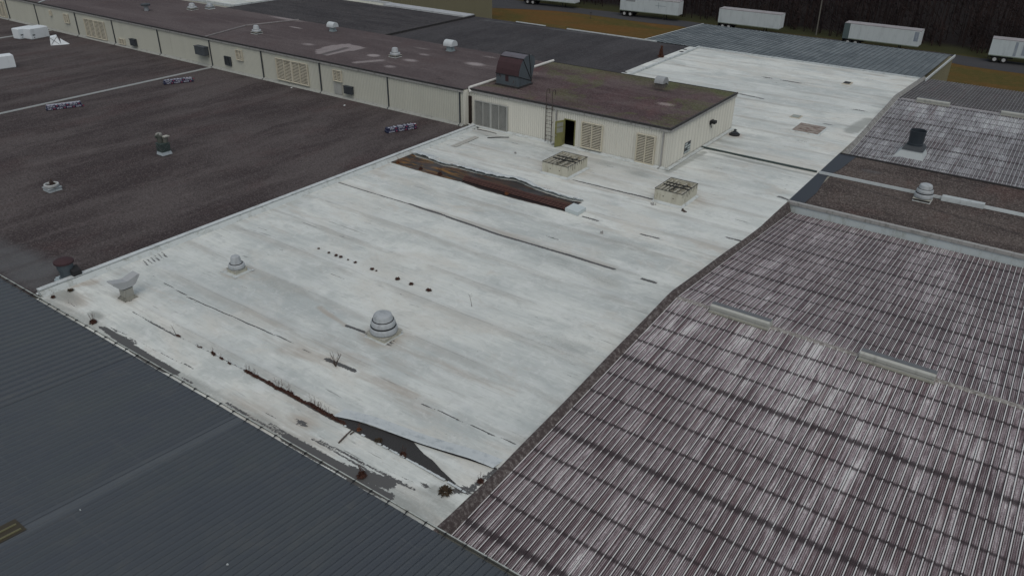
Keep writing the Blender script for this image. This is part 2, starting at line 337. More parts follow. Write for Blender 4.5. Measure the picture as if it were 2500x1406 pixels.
# ---------------------------------------------------------------- painted flat roofs
def grid(name,x0,x1,y0,y1,z,dx,ys,ops,mat,parent,zf=None):
    xs=np.linspace(x0,x1,max(2,int((x1-x0)/dx)+1)); ys=np.asarray(ys,float)
    X,Y=np.meshgrid(xs,ys); col=np.zeros(X.shape+(4,)); col[...,3]=1
    for op in ops:
        k,ch,st=op[0],op[1],op[2]
        if k=='E':   # ellipse cx,cy,rx,ry,ang
            cx,cy,rx,ry,a=op[3:]; u=(X-cx)*math.cos(a)+(Y-cy)*math.sin(a); v=-(X-cx)*math.sin(a)+(Y-cy)*math.cos(a)
            m=np.clip(1.35-np.sqrt((u/rx)**2+(v/ry)**2)*1.1,0,1)
        elif k=='L': # segment
            ax,ay,bx,by,wd=op[3:]; L2=(bx-ax)**2+(by-ay)**2+1e-9
            t=np.clip(((X-ax)*(bx-ax)+(Y-ay)*(by-ay))/L2,0,1); d=np.hypot(X-ax-t*(bx-ax),Y-ay-t*(by-ay))
            m=np.clip(1.5-d/wd,0,1)
        elif k=='P': # polygon (even-odd)
            pts=op[3]; ins=np.zeros(X.shape,bool); n=len(pts)
            for i in range(n):
                (xa,ya),(xb,yb)=pts[i],pts[(i+1)%n]
                if ya==yb: continue
                c=((ya>Y)!=(yb>Y))&(X<(xb-xa)*(Y-ya)/(yb-ya)+xa); ins^=c
            m=ins.astype(float)
        col[...,ch]=np.maximum(col[...,ch],m*st)
    Z=np.full(X.shape,z) if zf is None else zf(X,Y)
    ny,nx=X.shape; L=parent.location
    V=np.stack([X-L.x,Y-L.y,Z-L.z],-1).reshape(-1,3)
    i=np.arange(ny-1)[:,None]*nx+np.arange(nx-1)[None,:]; F=np.stack([i,i+1,i+nx+1,i+nx],-1).reshape(-1,4)
    me=bpy.data.meshes.new(name); me.vertices.add(len(V)); me.vertices.foreach_set('co',V.ravel())
    me.loops.add(F.size); me.loops.foreach_set('vertex_index',F.ravel().astype(np.int32))
    me.polygons.add(len(F)); me.polygons.foreach_set('loop_start',np.arange(0,F.size,4,dtype=np.int32)); me.update(calc_edges=True)
    ca=me.color_attributes.new('paint','FLOAT_COLOR','POINT'); ca.data.foreach_set('color',col.reshape(-1))
    me.materials.append(mat); me.polygons.foreach_set('use_smooth',[True]*len(me.polygons)); me.validate()
    o=bpy.data.objects.new(name,me); link(o); o.parent=parent; return o
def growing(y0,y1,a,b):   # row positions whose spacing grows with distance
    out=[y0]; 
    while out[-1]<y1: out.append(out[-1]+a+(b-a)*(out[-1]-y0)/(y1-y0))
    out[-1]=y1; return out
def E(px,py,rx,ry,ch,st,z=0.,a=0.): p=at(px,py,z); return ('E',ch,st,p[0],p[1],rx,ry,a)
def LN(p,q,wd,ch,st,z=0.): a,b=at(*p,z),at(*q,z); return ('L',ch,st,a[0],a[1],b[0],b[1],wd)
def PG(pts,ch,st,z=0.): return ('P',ch,st,[tuple(at(*p,z)[:2]) for p in pts])

# ================================================================ GROUND
def mat_ground():
    n=NT('dry_grass',.95,0,.1)
    a=n.noise(n.vec(.5,1,1),.12,5,.6,.8); b=n.noise(None,1.2,5,.7); f=n.noise(None,7.,4,.8)
    c=n.mix(n.step(a,.38,.62),(.115,.062,.018),(.072,.062,.018)); c=n.mix(n.mul(n.step(b,.45,.75),.5),c,(.17,.095,.035))
    far=n.step(n.add(n.y,n.mul(n.noise(None,.3,3),3.)),149.,152.5); c=n.mix(far,c,(.034,.036,.016))
    vf=n.step(n.y,154.,160.); c=n.mix(vf,c,(.012,.009,.009))
    c=n.mix(n.mul(n.inv(n.step(f,.25,.55)),.5),c,(.02,.015,.008)); n.bump(f,.05,.6); return n.col(c)
def mat_asphalt():
    n=NT('asphalt',.9,0,.2); a=n.noise(n.vec(.3,1,1),.25,5,.6); f=n.noise(None,8.,4,.8)
    c=n.mix(a,(.036,.037,.042),(.060,.060,.064)); c=n.mix(n.mul(n.step(f,.5,.8),.3),c,(.10,.10,.10)); n.bump(f,.02,.4); return n.col(c)
GRASS=mat_ground(); ASPH=mat_asphalt()
g=MB(); N=60
gx=np.linspace(-700,500,25); gy=np.linspace(-300,900,25)
for i in range(24):
    for j in range(24): g.add([(gx[i],gy[j],GZ),(gx[i+1],gy[j],GZ),(gx[i+1],gy[j+1],GZ),(gx[i],gy[j+1],GZ)],[(0,1,2,3)])
tag(g.build('ground',GRASS),kind='structure')
r=MB(); n_=44; lo=[];hi=[]
for i in range(n_+1):
    x=-190+i*5.5; w_=.35*math.sin(i*1.7)+.2*math.sin(i*3.1)
    y0=143.2-(x+60)*.0+w_; y1=149.3+.3*math.sin(i*2.3)
    if x<-92: y0-=(-92-x)*.55
    if x>-20: y0-=2.2*min(1,(x+20)/10); 
    lo.append((x,y0,GZ+.02)); hi.append((x,y1,GZ+.02))
for i in range(n_): r.add([lo[i],lo[i+1],hi[i+1],hi[i]],[(0,1,2,3)])
tag(r.build('road',ASPH),kind='structure')

# ================================================================ WHITE ROOF BUILDING
wx0,wx1,wy0,wy1=-40.0,-13.28,14.38,94.5
WB=thing('flat_roof_factory','long factory wing with dirty torn white membrane roof, centre of the picture','building',(-27,50,GZ))
b=MB()
b.box(wx0,wx1,wy0+.02,wy1,GZ,-.06); b.build('wall',SIDE,WB)
yc=at(427,819)[1]
ops=[ # crack line with weeds
 LN((324,762),(600,905),.05,0,.55),LN((600,905),(830,1030),.09,0,1.0),LN((830,1030),(1130,1192),.05,0,.65),
 # worn strip along the gutter
 PG([(235,795),(262,802),(300,822),(350,856),(420,900),(440,918),(400,909),(330,868)],0,.95),
 LN((250,800),(330,838),.16,0,.62),LN((330,846),(436,910),.10,0,.75),LN((445,922),(470,935),.10,0,.6),
 LN((555,985),(700,1068),.10,0,.6),LN((700,1068),(860,1160),.26,0,1.0),LN((660,1035),(760,1095),.10,0,.6),
 LN((760,1070),(900,1150),.07,0,.62),LN((780,1075),(1010,1195),.08,0,.62),LN((850,1150),(950,1180),.30,0,1.0),
 LN((880,1128),(1010,1190),.06,0,.5),LN((860,1170),(950,1212),.22,0,.85),LN((895,1200),(955,1215),.2,0,.55),
 LN((940,1145),(1015,1180),.05,0,.5),E(1038,1185,.35,.22,0,.62),E(1060,1195,.5,.35,2,.9),
 LN((270,800),(310,818),.05,0,.6),LN((320,825),(480,905),.035,0,.55),LN((430,877),(480,903),.03,0,.5),
 LN((1118,1196),(1150,1195),.25,0,.7),LN((1140,1198),(1215,1145),.16,0,.66),
 LN((645,1005),(672,1020),.05,0,.55),
 # silt, ponds
 E(740,1030,1.0,.55,1,.9),E(738,1032,.55,.22,0,.72),E(180,730,1.6,.9,1,.95),LN((700,790),(1200,1000),1.0,1,.35),LN((1120,560),(1500,690),.8,2,.40),E(1420,850,4,2.2,2,.45),E(1300,960,3,1.2,2,.35),E(700,700,3,1.2,2,.35),E(860,640,3,1.4,2,.3),E(1540,600,3,1.6,2,.45),E(1650,560,2.5,1.4,2,.35),E(165,735,.8,.4,0,.34),
 LN((700,850),(830,890),.5,1,.75),LN((640,820),(760,855),.4,1,.6),E(920,930,2.2,.6,1,.65),LN((880,915),(1010,965),.35,1,.7),
 LN((980,850),(1250,960),.35,1,.55),LN((760,1010),(720,975),.5,1,.5),E(1010,985,2.2,.8,1,.45),LN((600,760),(900,880),.3,1,.35),
 E(960,1235,2.4,1.2,2,.75),E(1000,1200,1.8,.6,1,.6),E(1090,1240,1.8,.8,2,.7),E(1060,1215,1.2,.4,2,.6),
 LN((797,877),(866,905),.13,0,.85),LN((845,795),(912,818),.10,0,.85),LN((780,750),(845,795),.16,1,.8),E(945,832,1.2,.9,1,.7),
 E(905,880,2.,.3,1,.5),LN((1105,905),(1125,912),.04,0,.5),
 # long dirty seams
 LN((820,445),(1000,498),.06,0,.95),LN((1000,498),(1210,570),.10,0,1.15),LN((1210,570),(1500,657),.10,0,1.1),LN((820,440),(1500,652),.35,1,.5),
 LN((430,822),(324,762),.03,0,.75),LN((400,690),(480,735),.03,0,.85),LN((480,735),(700,830),.035,0,1.05),LN((700,830),(760,862),.03,0,.7),LN((1030,985),(1260,1085),.03,0,1.0),LN((160,700),(230,690),.3,1,.8),E(150,720,2.0,.9,2,.8),E(175,742,.9,.35,0,.45),LN((110,735),(240,800),.4,2,.7),E(235,770,.8,.4,2,.9),LN((230,800),(1060,1270),.35,2,.55),LN((560,985),(800,1110),.6,1,.6),E(1215,1090,1.2,.5,1,.5),E(640,1000,1.4,.5,1,.5),
 LN((345,655),(480,740),.03,0,.45),LN((700,830),(1100,1010),.02,0,.38),LN((1000,1040),(1260,1150),.02,0,.36),
 LN((1060,1050),(1230,1110),.025,0,.42),
 LN((1400,439),(1600,489),.09,0,.95),LN((1380,440),(1600,492),.4,1,.6),LN((1000,350),(1330,425),.4,1,.55),LN((1430,545),(1800,645),.35,1,.4),LN((1010,380),(1400,470),.5,1,.5),LN((1110,350),(1350,385),.8,1,.4),LN((1423,529),(1459,539),.12,0,.85),LN((1565,572),(1607,582),.12,0,.75),LN((1568,680),(1600,690),.14,0,.8),
 LN((1775,580),(1808,588),.14,0,.75),LN((1305,570),(1400,595),.05,0,.5),LN((1320,570),(1370,585),.05,0,.45),LN((1900,480),(1925,488),.18,0,.75),
 LN((1640,740),(1600,760),.05,0,.2),
 # joints against the left curb
 *[LN((350+i*9,636-i*4),(362+i*9,648-i*4),.07,0,.62) for i in range(6)],
 LN((120,735),(1150,318),.35,1,.30),
 # around the penthouse
 E(1560,425,1.6,.9,2,.6),E(1530,415,1.2,.3,0,.30),E(1640,420,2.,1.2,1,.35),LN((1625,412),(1780,318),.5,1,.8),LN((1630,420),(1720,372),.3,2,.8),
 E(1700,385,2.4,1.,2,.6),LN((1440,365),(1500,385),.2,2,.8),LN((1161,308),(1606,412),.25,1,.45),E(1470,400,1.5,.6,2,.5),
 E(1690,412,2.,.5,1,.5),E(1150,345,1.6,1.,2,.2),
 *[('E',1,.9,*at(px,py)[:2],r*1.7,r*1.4,0.) for px,py,r in ((938,822,1.0),(580,662,.7),(313,727,.6),(1380,412,1.5),(1655,480,1.7),(1793,330,.7))],
 *[('E',0,.55,*at(px,py)[:2],r,r*.8,0.) for px,py,r in ((945,834,.8),(313,733,.45),(583,668,.5))],
 *[LN((1180+i*37+8*math.sin(i*5),330+i*11+14*math.sin(i*3)),(1196+i*37+8*math.sin(i*5),334+i*11+14*math.sin(i*3)),.05,0,.6) for i in range(9)],
 *[LN((1115+i*4,335+i*2),(1128+i*6,339+i*3),.05,0,.55) for i in range(8)],
 *[LN((1020+i*9,372-i*4),(1042+i*9,379-i*4),.05,0,.55) for i in range(7)],
 # far end
 E(1874,190,1.1,.35,0,.75),E(1932,200,2.2,.35,0,.75),LN((1800,228),(1862,242),.25,0,.66),E(1830,234,2,.3,2,.6),
 E(2098,270,1.3,.32,0,.70),E(2022,304,1.0,.22,0,.75),E(1810,240,2.,.3,0,.5),E(1953,345,1.6,.25,0,.5),
 PG([(2070,322),(2120,290),(2130,290),(2095,325)],2,1.0),LN((2075,322),(2120,292),.6,2,.9),LN((2235,200),(2180,195),.4,1,.7),  # first polygon and stroke paint in an angular shadow patch
 LN((1715,120),(2225,197),.35,1,.6),E(1970,325,2.6,1.3,1,.55),E(2065,212,1.,.6,1,.6),E(1760,345,3.,.8,2,.55),E(1790,335,1.4,.6,1,.6),
 LN((1735,372),(1985,430),.25,2,.7),LN((1745,376),(1990,436),.5,1,.25),
 *[LN((1895+i*7-i*i*.4,478-i*9),(1912+i*8-i*i*.4,480-i*9),.06,0,.55) for i in range(8)],
 *[LN((1842-i*5,566+i*6),(1856-i*5,569+i*6),.06,0,.5) for i in range(5)],
]
for i in range(60):   # scattered small marks
    x=random.uniform(wx0+1,wx1-1); y=random.uniform(16,92); l=random.uniform(.15,.9)*(1+y/60)
    ops.append(('L',0,random.uniform(.35,.6),x,y,x+l,y+random.uniform(-.04,.04),.02+.001*y))
ys=growing(wy0,wy1,.055,.27)
def wz(X,Y): return .012*np.sin(X*.7+1)*np.sin(Y*.5)+.008*np.sin(X*1.9+Y*.8)+.006*np.sin(Y*4.1+np.sin(X*.6)*2)
grid('roof',wx0,wx1,wy0,wy1,0,.12,ys,ops,MEM,WB,wz)
# curb along the brown roof
c=MB(); c.add([],[])
for (a,b_) in ((wy0+.3,22.),(22.003,29.5),(29.503,37.),(37.003,44.5),(44.503,51.2)):
    c.hexa([(-40.32,a,-.3),(-39.86,a,-.02),(-39.86,b_,-.02),(-40.32,b_,-.3)],[(-40.32,a,.30),(-40.08,a,.27),(-40.08,b_,.27),(-40.32,b_,.30)])
c.build('parapet',CURBW,WB)
c=MB(); c.box(-40.37,-40.06,wy0+.3,51.2,.302,.35); c.build('coping',TRIM,WB)
c=MB(); c.box(-38.62-.16,-38.62+.02,64.75,wy1,.02,.22); c.box(-38.6,wx1,wy1-.1,wy1+.08,.0,.16); c.build('coping',TRIM,WB)
# expansion joint pipe from the penthouse to the gravel roof
c=MB(); p=[(-22.6,58.25,.09),(-20,58.2,.085),(-17,58.15,.085),(-13.4,58.1,.09)]; c.path(p,.075,8)
c.build('pipe',GREENM,WB)
# torn strips: rusted steel deck shows through
def sheet(pts,z,name,mat,parent,jit=.05,step=.18,th=.0,zoff=None):
    P=[at(*q,z) for q in pts]; out=[]
    for i in range(len(P)):
        a,b_=P[i],P[(i+1)%len(P)]; k=max(1,int(np.hypot(*(b_-a)[:2])/step))
        for t in range(k): q=a+(b_-a)*t/k; out.append((q[0]+random.uniform(-jit,jit),q[1]+random.uniform(-jit,jit)*.6,z))
    return MB().poly(out).build(name,mat,parent)
def z8(a,b_): return (900+a/4.017,330+b_/4.017)
def mat_deck():
    n=NT('rusted_deck',.85,0,.3); a=n.noise(n.vec(.5,2.2,1),.8,5,.7); f=n.noise(None,12,4,.8)
    w1=n.step(n.x,-31.5,-34.5)
    c=n.mix(n.step(a,.45,.62),(.030,.030,.030),(.075,.042,.028)); 
    c=n.mix(n.mul(n.mul(n.step(n.noise(n.vec(.5,2.5,1,off=(3,3,0)),1.1,5,.7),.47,.62),n.inv(n.step(n.x,-35.,-32.5))),.9),c,(.22,.115,.03))
    c=n.mix(n.mul(n.step(n.noise(n.vec(.4,1,1,off=(8,3,0)),.8,3),.5,.7),.5),c,(.075,.085,.095))
    c=n.mix(n.mul(n.step(f,.55,.8),.4),c,(.12,.07,.045)); n.bump(f,.01,.5); return n.col(c)
T1=[z8(*q) for q in ((215,264),(430,180),(470,215),(600,252),(730,300),(870,325),(1000,362),(1300,432),(1450,450),(1640,535),(1850,605),(2000,645),(2093,658),(2010,702),(1930,748),(1700,692),(1400,612),(1100,527),(900,457),(600,382),(350,305))]
DK=sheet(T1,.030,'exposed_deck',mat_deck(),WB,.03)
# open joist grille: thin rusty bars over a dark slot
G0=[z8(*q) for q in ((920,455),(948,408),(1850,643),(1995,700),(1930,742),(1400,607),(1100,520))]
sheet(G0,.036,'deck_opening',plain('dark_rust_void',(.016,.009,.009),.95),WB,.01)
c=MB(); A0=at(*z8(920,452)); A1=at(*z8(948,408)); B1=at(*z8(1995,700)); B0=at(*z8(1930,742))
for k in range(5):
    t=.05+k*.225; p=A0+(A1-A0)*t; q=B0+(B1-B0)*t; p[2]=q[2]=.10+.01*(k%2); c.tube(p,q,.034,n=5)
for k in range(30):
    t=k/30+random.uniform(-.004,.004); p=A0+(B0-A0)*t; q=A1+(B1-A1)*t; p[2]=q[2]=.075; c.tube(p,q,.02,n=4)
c.build('grille',worn('rusty_bars',(.115,.060,.052),(.035,.02,.018),.5,6,.9,vert=False),WB)
# lifted wrinkled membrane along the tear
fl=[z8(*q) for q in ((428,190),(470,205),(600,246),(730,296),(870,318),(1000,356),(1150,395),(1300,428),(1450,446),(1640,528),(1850,598),(2000,640),(2095,652))]
c=MB(); rows=[]; P=[at(*q) for q in fl]; pts=[]
for i in range(len(P)-1):
    for t in range(14): pts.append(P[i]+(P[i+1]-P[i])*t/14)
pts.append(P[-1]); nn=len(pts); W=7
for i,p in enumerate(pts):
    u=i/nn; wd=(.95 if u<.16 else .34+.5*max(0,math.sin((u-.28)*6.2))*(1 if u>.28 else 0)+ (.12*random.random())); hh=.05+.06*abs(math.sin(i*.33))+.04*random.random()
    if u<.16: hh+=.07
    if u>.97: hh*=.4; wd*=.6
    for j in range(W):
        t=j/(W-1); z=.05+(.05+hh)*math.cos(math.pi/2*t)**.8+random.uniform(-.022,.022)*(1 if 0<j<W-1 else 0)
        if j==W-1: z=.012
        rows.append((p[0]+random.uniform(-.03,.03)+t*wd*.25,p[1]+t*wd-.10+random.uniform(-.02,.02),z))
c.v=rows; c.f=[(i*W+j,(i+1)*W+j,(i+1)*W+j+1,i*W+j+1) for i in range(nn-1) for j in range(W-1)]; c.sm=True
MEMP=worn('lifted_membrane',(.52,.56,.57),(.30,.34,.36),.5,2.5,.6,vert=False)
c.build('loose_membrane',MEMP,WB)
# second tear near the gutter
sheet([(1000,1070),(1060,1090),(1150,1119),(1213,1142),(1213,1146),(1150,1124),(1060,1096),(1000,1076)],.022,'underlay_and_fold_shade',FELT_AND_SHADE,WB,.0,.3)  # dark underlay strip that paints in the shade beneath the lifted fold
T2=[(818,1014),(860,1024),(930,1048),(1000,1071),(1012,1082),(1035,1108),(1055,1122),(1078,1147),(1100,1168),(1116,1182),(1100,1176),(1080,1168),(1040,1146),(985,1117),(930,1086),(870,1055),(840,1040)]
sheet(T2,.030,'underlay_and_fold_shade',FELT_AND_SHADE,WB,.012,.15)
c=MB(); fp=[at(*q) for q in ((820,1013),(900,1036),(1000,1070),(1060,1090),(1150,1119),(1215,1143))]; pts=[]
for i in range(len(fp)-1):
    for t in range(12): pts.append(fp[i]+(fp[i+1]-fp[i])*t/12)
nn=len(pts); W=5; rows=[]
for i,p in enumerate(pts):
    u=i/nn; hh=.085*min(1,u*5+.3)*(1-.55*max(0,u-.6)/.4)+.006*random.random()
    for j,(dy,dz) in enumerate(((-.16,1.15),(-.08,1.1),(.06,.8),(.26,.35),(.50,.0))): rows.append((p[0],p[1]+dy+.04*math.sin(u*9),max(.014,hh*dz+.03*(j<3))))
c.v=rows; c.f=[(i*W+j,(i+1)*W+j,(i+1)*W+j+1,i*W+j+1) for i in range(nn-1) for j in range(W-1)]; c.sm=True; c.build('membrane_fold',MEMP,WB)
def tab(q,l,y0,y1,z1): c=MB(); c.box(q[0],q[0]+l,q[1]+y0,q[1]+y1,.034,z1); c.build('batten_tab',TRIM,WB)
for t in np.arange(0,1,.0135):
    if random.random()<(.75 if t>.25 else .1): tab(at(830+t*300,1034+t*165-2.5*math.sin(t*3.1)),random.uniform(.06,.2),-.05,.01+random.uniform(0,.03),.05+random.uniform(0,.02))
for t in np.arange(0,1,.04):
    if random.random()<.5: tab(at(480+t*130,842+t*67),random.uniform(.06,.2),-.05,-.01,.05)

# ================================================================ PENTHOUSE AND LONG BLOCK
def corrug(m,p,q,z0,z1,per=.2,d=.03):
    """vertical siding sheet from p to q, ribs pushed out to the right of p->q"""
    p=Vector((*p,0)); q=Vector((*q,0)); L=(q-p).length; t=(q-p)/L; nrm=Vector((t.y,-t.x,0)); k=int(L/per); vs=[]
    for i in range(k):
        for s_,h in ((.02,0),(.55,0),(.65,d),(.90,d)):
            a=p+t*((i+s_)*per)+nrm*h; vs.append((a.x,a.y,z0)); vs.append((a.x,a.y,z1))
    a=q; vs+=[(a.x,a.y,z0),(a.x,a.y,z1)]
    m.add(vs,[(2*i,2*i+2,2*i+3,2*i+1) for i in range(len(vs)//2-1)])
LY=51.25; LX0,LX1=-150.,-41.35; TOPZ=3.06
LB=thing('long_roof_block','long low cream block with mauve gravel roof and louvers, crossing the upper left','building',((LX0+LX1)/2,58,0))
c=MB(); c.box(LX0,LX1,LY+.05,64.2,GZ,TOPZ-.02); corrug(c,(LX0,LY),(LX1,LY),0.0,TOPZ-.05); c.build('wall',SIDE,LB)
zb=TOPZ+.04
bops=[PG([(768,122),(800,112),(850,107),(893,117),(885,121),(840,128),(800,137),(770,132)],1,.62,zb),LN((790,133),(845,118),.5,0,.62,zb),LN((775,125),(800,120),.25,0,.5,zb),
 E(752,109,1.3,.8,1,.6,zb),E(747,109,.7,.3,0,.5,zb),E(912,136,.9,.7,1,1.,zb),LN((870,153),(930,148),.55,1,.6,zb),E(952,163,1.1,.8,1,.6,zb),
 E(1002,148,1.4,.8,1,.65,zb),E(1001,149,.8,.4,0,.3,zb),E(1036,134,1.2,.6,1,.6,zb),E(1030,119,2.,.5,1,.5,zb),E(1160,157,1.6,.9,1,.75,zb),E(1195,140,1.6,.6,1,.5,zb),
 E(722,68,1.6,.3,1,.8,zb),E(600,30,5.,.7,1,.35,zb),E(700,47,5,.9,1,.6,zb),E(1098,130,1.6,1.,0,.45,zb),E(813,82,1.6,.9,0,.4,zb),E(628,84,1.3,.8,0,.5,zb),E(1075,193,1.,.4,0,.55,zb),
 E(360,35,3,1.5,0,.35,zb),E(965,143,1.2,.8,0,.4,zb),E(660,110,4,2,0,.3,zb)]
grid('roof',LX0,LX1,LY-.12,64.3,zb,.35,np.arange(LY-.12,64.31,.18),bops,BLOCKG,LB)
c=MB(); c.box(LX0,LX1-.02,LY-.16,LY-.06,TOPZ-.02,TOPZ+.11); c.build('roof_edge',FLASH,LB)
c=MB(); c.box(LX0,LX1-.02,LY-.14,LY-.035,TOPZ-.20,TOPZ-.022); c.build('fascia',FASCIA,LB)
c=MB(); c.hexa([(LX0,LY-.36,-.02),(LX1,LY-.36,-.02),(LX1,LY-.03,-.02),(LX0,LY-.03,-.02)],[(LX0,LY-.30,.04),(LX1,LY-.30,.04),(LX1,LY-.04,.20),(LX0,LY-.04,.20)]); c.build('base_flashing',worn('grey_base_flashing',(.30,.31,.29),(.15,.15,.14),.5,3,.7),LB)
# raised joints in the block roof
for pts in (((509,90),(600,64),(724,51)),((90,9),(112,1),(260,-6))):
    c=MB(); P=[at(*q,zb) for q in pts]; P=[(p[0],p[1],zb+.04) for p in P]; P[0]=(P[0][0],LY-.1,zb+.05); P[-1]=(P[-1][0],64.2,zb+.05); c.path(P,.08,7); c.build('roof_joint',CURBW if pts[0][0]<100 else worn('dull_joint',(.22,.21,.21),(.10,.09,.09),.5,3),LB)
# downpipes
for i,px in enumerate((22,95,188,280,390,515,640,788,950,1136)):
    x=-121.0+ i*8.86 if i<9 else -41.75
    x=(-121.0,-113.1,-103.2,-94.9,-85.6,-76.1,-67.6,-59.0,-50.1,-41.75)[i]
    c=MB(); c.box(x-.05,x+.05,LY-.13,LY-.035,.06,TOPZ-.21); c.tube((x,LY-.1,.10),(x+.02,LY-.34,.05),.05,n=6); c.build('downpipe',DGREY,LB)
def louver(parent,tl,br,Y,n,mat,split=1,name='louver',axis='y'):
    a=onY(*tl,Y); d=onY(*br,Y); x0,x1,z1,z0=a[0],d[0],a[2],d[2]
    c=MB(); c.box(x0,x1,Y-.05,Y-.04,z0,z1)
    bk=c.build(name,SOOT,parent)
    s_=MB(); h=(z1-z0)/n
    for k in range(n):
        z=z0+h*k; s_.hexa([(x0+.03,Y-.12,z+h*.02),(x1-.03,Y-.12,z+h*.02),(x1-.03,Y-.07,z+h*.22),(x0+.03,Y-.07,z+h*.22)],
                         [(x0+.03,Y-.12,z+h*.26),(x1-.03,Y-.12,z+h*.26),(x1-.03,Y-.07,z+h*.46),(x0+.03,Y-.07,z+h*.46)])
    s_.build('slats',mat,bk)
    fr=MB(); w_=.06
    fr.box(x0-w_,x0+.03,Y-.16,Y-.02,z0-w_,z1+w_); fr.box(x1-.03,x1+w_,Y-.16,Y-.02,z0-w_,z1+w_); fr.box(x0+.03,x1-.03,Y-.16,Y-.02,z1-.01,z1+w_); fr.box(x0+.03,x1-.03,Y-.16,Y-.02,z0-w_,z0+.01)
    for k in range(1,split+1):
        if split>0 and k<=split-0 and split>1: x=x0+(x1-x0)*k/split
        else: x=(x0+x1)/2
        if x<x1-.1: fr.box(x-.03-(.07 if split==4 and k==2 else 0),x+.03+(.07 if split==4 and k==2 else 0),Y-.155,Y-.04,z0,z1)
    fr.build('frame',mat,bk); return bk
LYf=LY-.03
for tl,br,nn_,sp in (((-8,2),(19,43),13,1),((121,27),(127,38),4,1),((156,35),(170.5,57),6,1),((205.5,46),(263,98.5),13,4),((291.7,94.5),(307.4,109.6),6,1),
      ((577,122),(594,148),7,1),((674.5,142.5),(756,209.5),14,4),((814.5,171),(835.6,200),7,1)):
    louver(LB,tl,br,LYf,nn_,LOUV,sp)
louver(LB,(550,138),(566,160),LYf,8,DGREY,1)
def wallbox(tl,br,dep,mat,parent,Y,nm='wall_vent_hood'):
    a=onY(*tl,Y-dep); d=onY(*br,Y-dep); c=MB(); c.box(a[0],d[0],Y-dep,Y-.02,d[2],a[2]); c.box(a[0]-.04,d[0]+.04,Y-dep-.04,Y-.02,a[2]+.003,a[2]+.06)
    for k in range(4): c.box(a[0]+.05,d[0]-.05,Y-dep-.02,Y-dep-.002,d[2]+.08+k*(a[2]-d[2]-.1)/4,d[2]+.08+k*(a[2]-d[2]-.1)/4+.05)
    return c.build(nm,mat,parent)
wallbox((315,96),(330,114),.35,DGREY,LB,LYf); wallbox((473,113),(500,138),.6,worn('slate_metal',(.075,.085,.095),(.05,.055,.06),.4,4),LB,LYf,'wall_fan_unit')
wallbox((838,211),(859,233),.3,DGREY,LB,LYf)
a=onY(815,203,LYf);d=onY(837,232,LYf); MB().box(a[0],d[0],LYf-.06,LYf-.035,d[2],a[2]).build('patch_panel',LOUVG,LB)

# penthouse
PX0,PX1,PY0,PY1=-41.35,-22.72,51.98,64.65
PH=thing('rooftop_penthouse','pale ribbed metal penthouse with open door and mossy roof on the white roof','building',((PX0+PX1)/2,58.3,0))
zt=3.02
do0=onY(1380,294,PY0); do1=onY(1401,357.5,PY0); dx0,dx1,dz1=do0[0],do1[0],2.15
c=MB()
corrug(c,(PX0,PY0),(dx0,PY0),.0,zt-.06); corrug(c,(dx1,PY0),(PX1,PY0),.0,zt-.06); corrug(c,(dx0,PY0),(dx1,PY0),dz1,zt-.06)
corrug(c,(PX1,PY0),(PX1,PY1),.0,zt-.06,.3,.035); c.box(PX0,PX1,PY1-.1,PY1,0,zt-.06); c.box(PX0,PX0+.06,LY,PY1-.11,0,zt-.06)
c.build('wall',SIDE2,PH)
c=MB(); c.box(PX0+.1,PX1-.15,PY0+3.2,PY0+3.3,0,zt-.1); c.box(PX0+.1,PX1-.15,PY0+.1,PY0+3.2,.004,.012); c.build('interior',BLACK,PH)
zp=zt+.06
pops=[E(1365,285,3.,1.,0,.0,zp),E(1480,285,9,5.,1,.0,zp),E(1300,180,1.5,1.4,1,.35,zp),E(1610,220,3.,.8,0,.55,zp),E(1680,216,3.,.5,0,.4,zp),E(1310,190,2.2,1.2,0,.5,zp),E(1330,195,2,.7,0,.35,zp),
 E(1625,255,1.3,.8,1,.6,zp),E(1608,220,1.2,.5,0,.7,zp),E(1210,205,2,.7,1,.25,zp),E(1270,222,1.2,.4,1,.4,zp),LN((1330,256),(1345,262),.5,1,.3,zp)]
grid('roof',PX0,PX1+.12,PY0-.14,PY1+.1,zp,.16,np.arange(PY0-.14,PY1+.1,.13),pops,PENTG,PH)
c=MB(); c.box(PX0+.02,PX1+.16,PY0-.18,PY0-.08,zt-.02,zt+.13); c.box(PX1+.06,PX1+.16,PY0-.077,PY1+.1,zt-.02,zt+.13); c.box(PX0+.02,PX1+.16,PY1+.101,PY1+.16,zt-.02,zt+.09); c.build('roof_edge',FLASH,PH)
c=MB(); c.box(PX0+.02,PX1+.13,PY0-.15,PY0-.035,zt-.21,zt-.023); c.box(PX1+.037,PX1+.13,PY0-.034,PY1+.1,zt-.24,zt-.023); c.build('fascia',FASCIA,PH)
c=MB(); P=[at(*q,zp) for q in ((1150,213),(1165,205),(1190,196),(1207,190),(1300,165),(1345,152))]; c.path([(PX0+.3,PY0-.2,zp-.25),(PX0+.05,PY0-.05,zp+.06)]+[(-41.2+.0*p[0],p[1]+.3,zp+.1) for p in P[1:]],.12,8)
c.build('roof_joint',worn('pale_joint',(.60,.60,.58),(.4,.4,.38),.3,3),PH)
c=MB(); c.box(PX1+.04,PX1+.34,PY0-.3,PY1,.02,.07); c.hexa([(PX0,PY0-.32,.005),(PX1,PY0-.32,.005),(PX1,PY0-.034,.005),(PX0,PY0-.034,.005)],[(PX0,PY0-.3,.03),(PX1,PY0-.3,.03),(PX1,PY0-.04,.14),(PX0,PY0-.04,.14)]); c.build('base_flashing',CURBW,PH)
c=MB(); a=onY(1155,239,PY0); d=onY(1160.5,305,PY0); c.box(PX0+.03,PX0+.30,PY0-.2,PY0-.04,.05,2.45); c.build('dark_gap',plain('dark_brown_gap',(.02,.013,.01)),PH)
PYf=PY0-.035
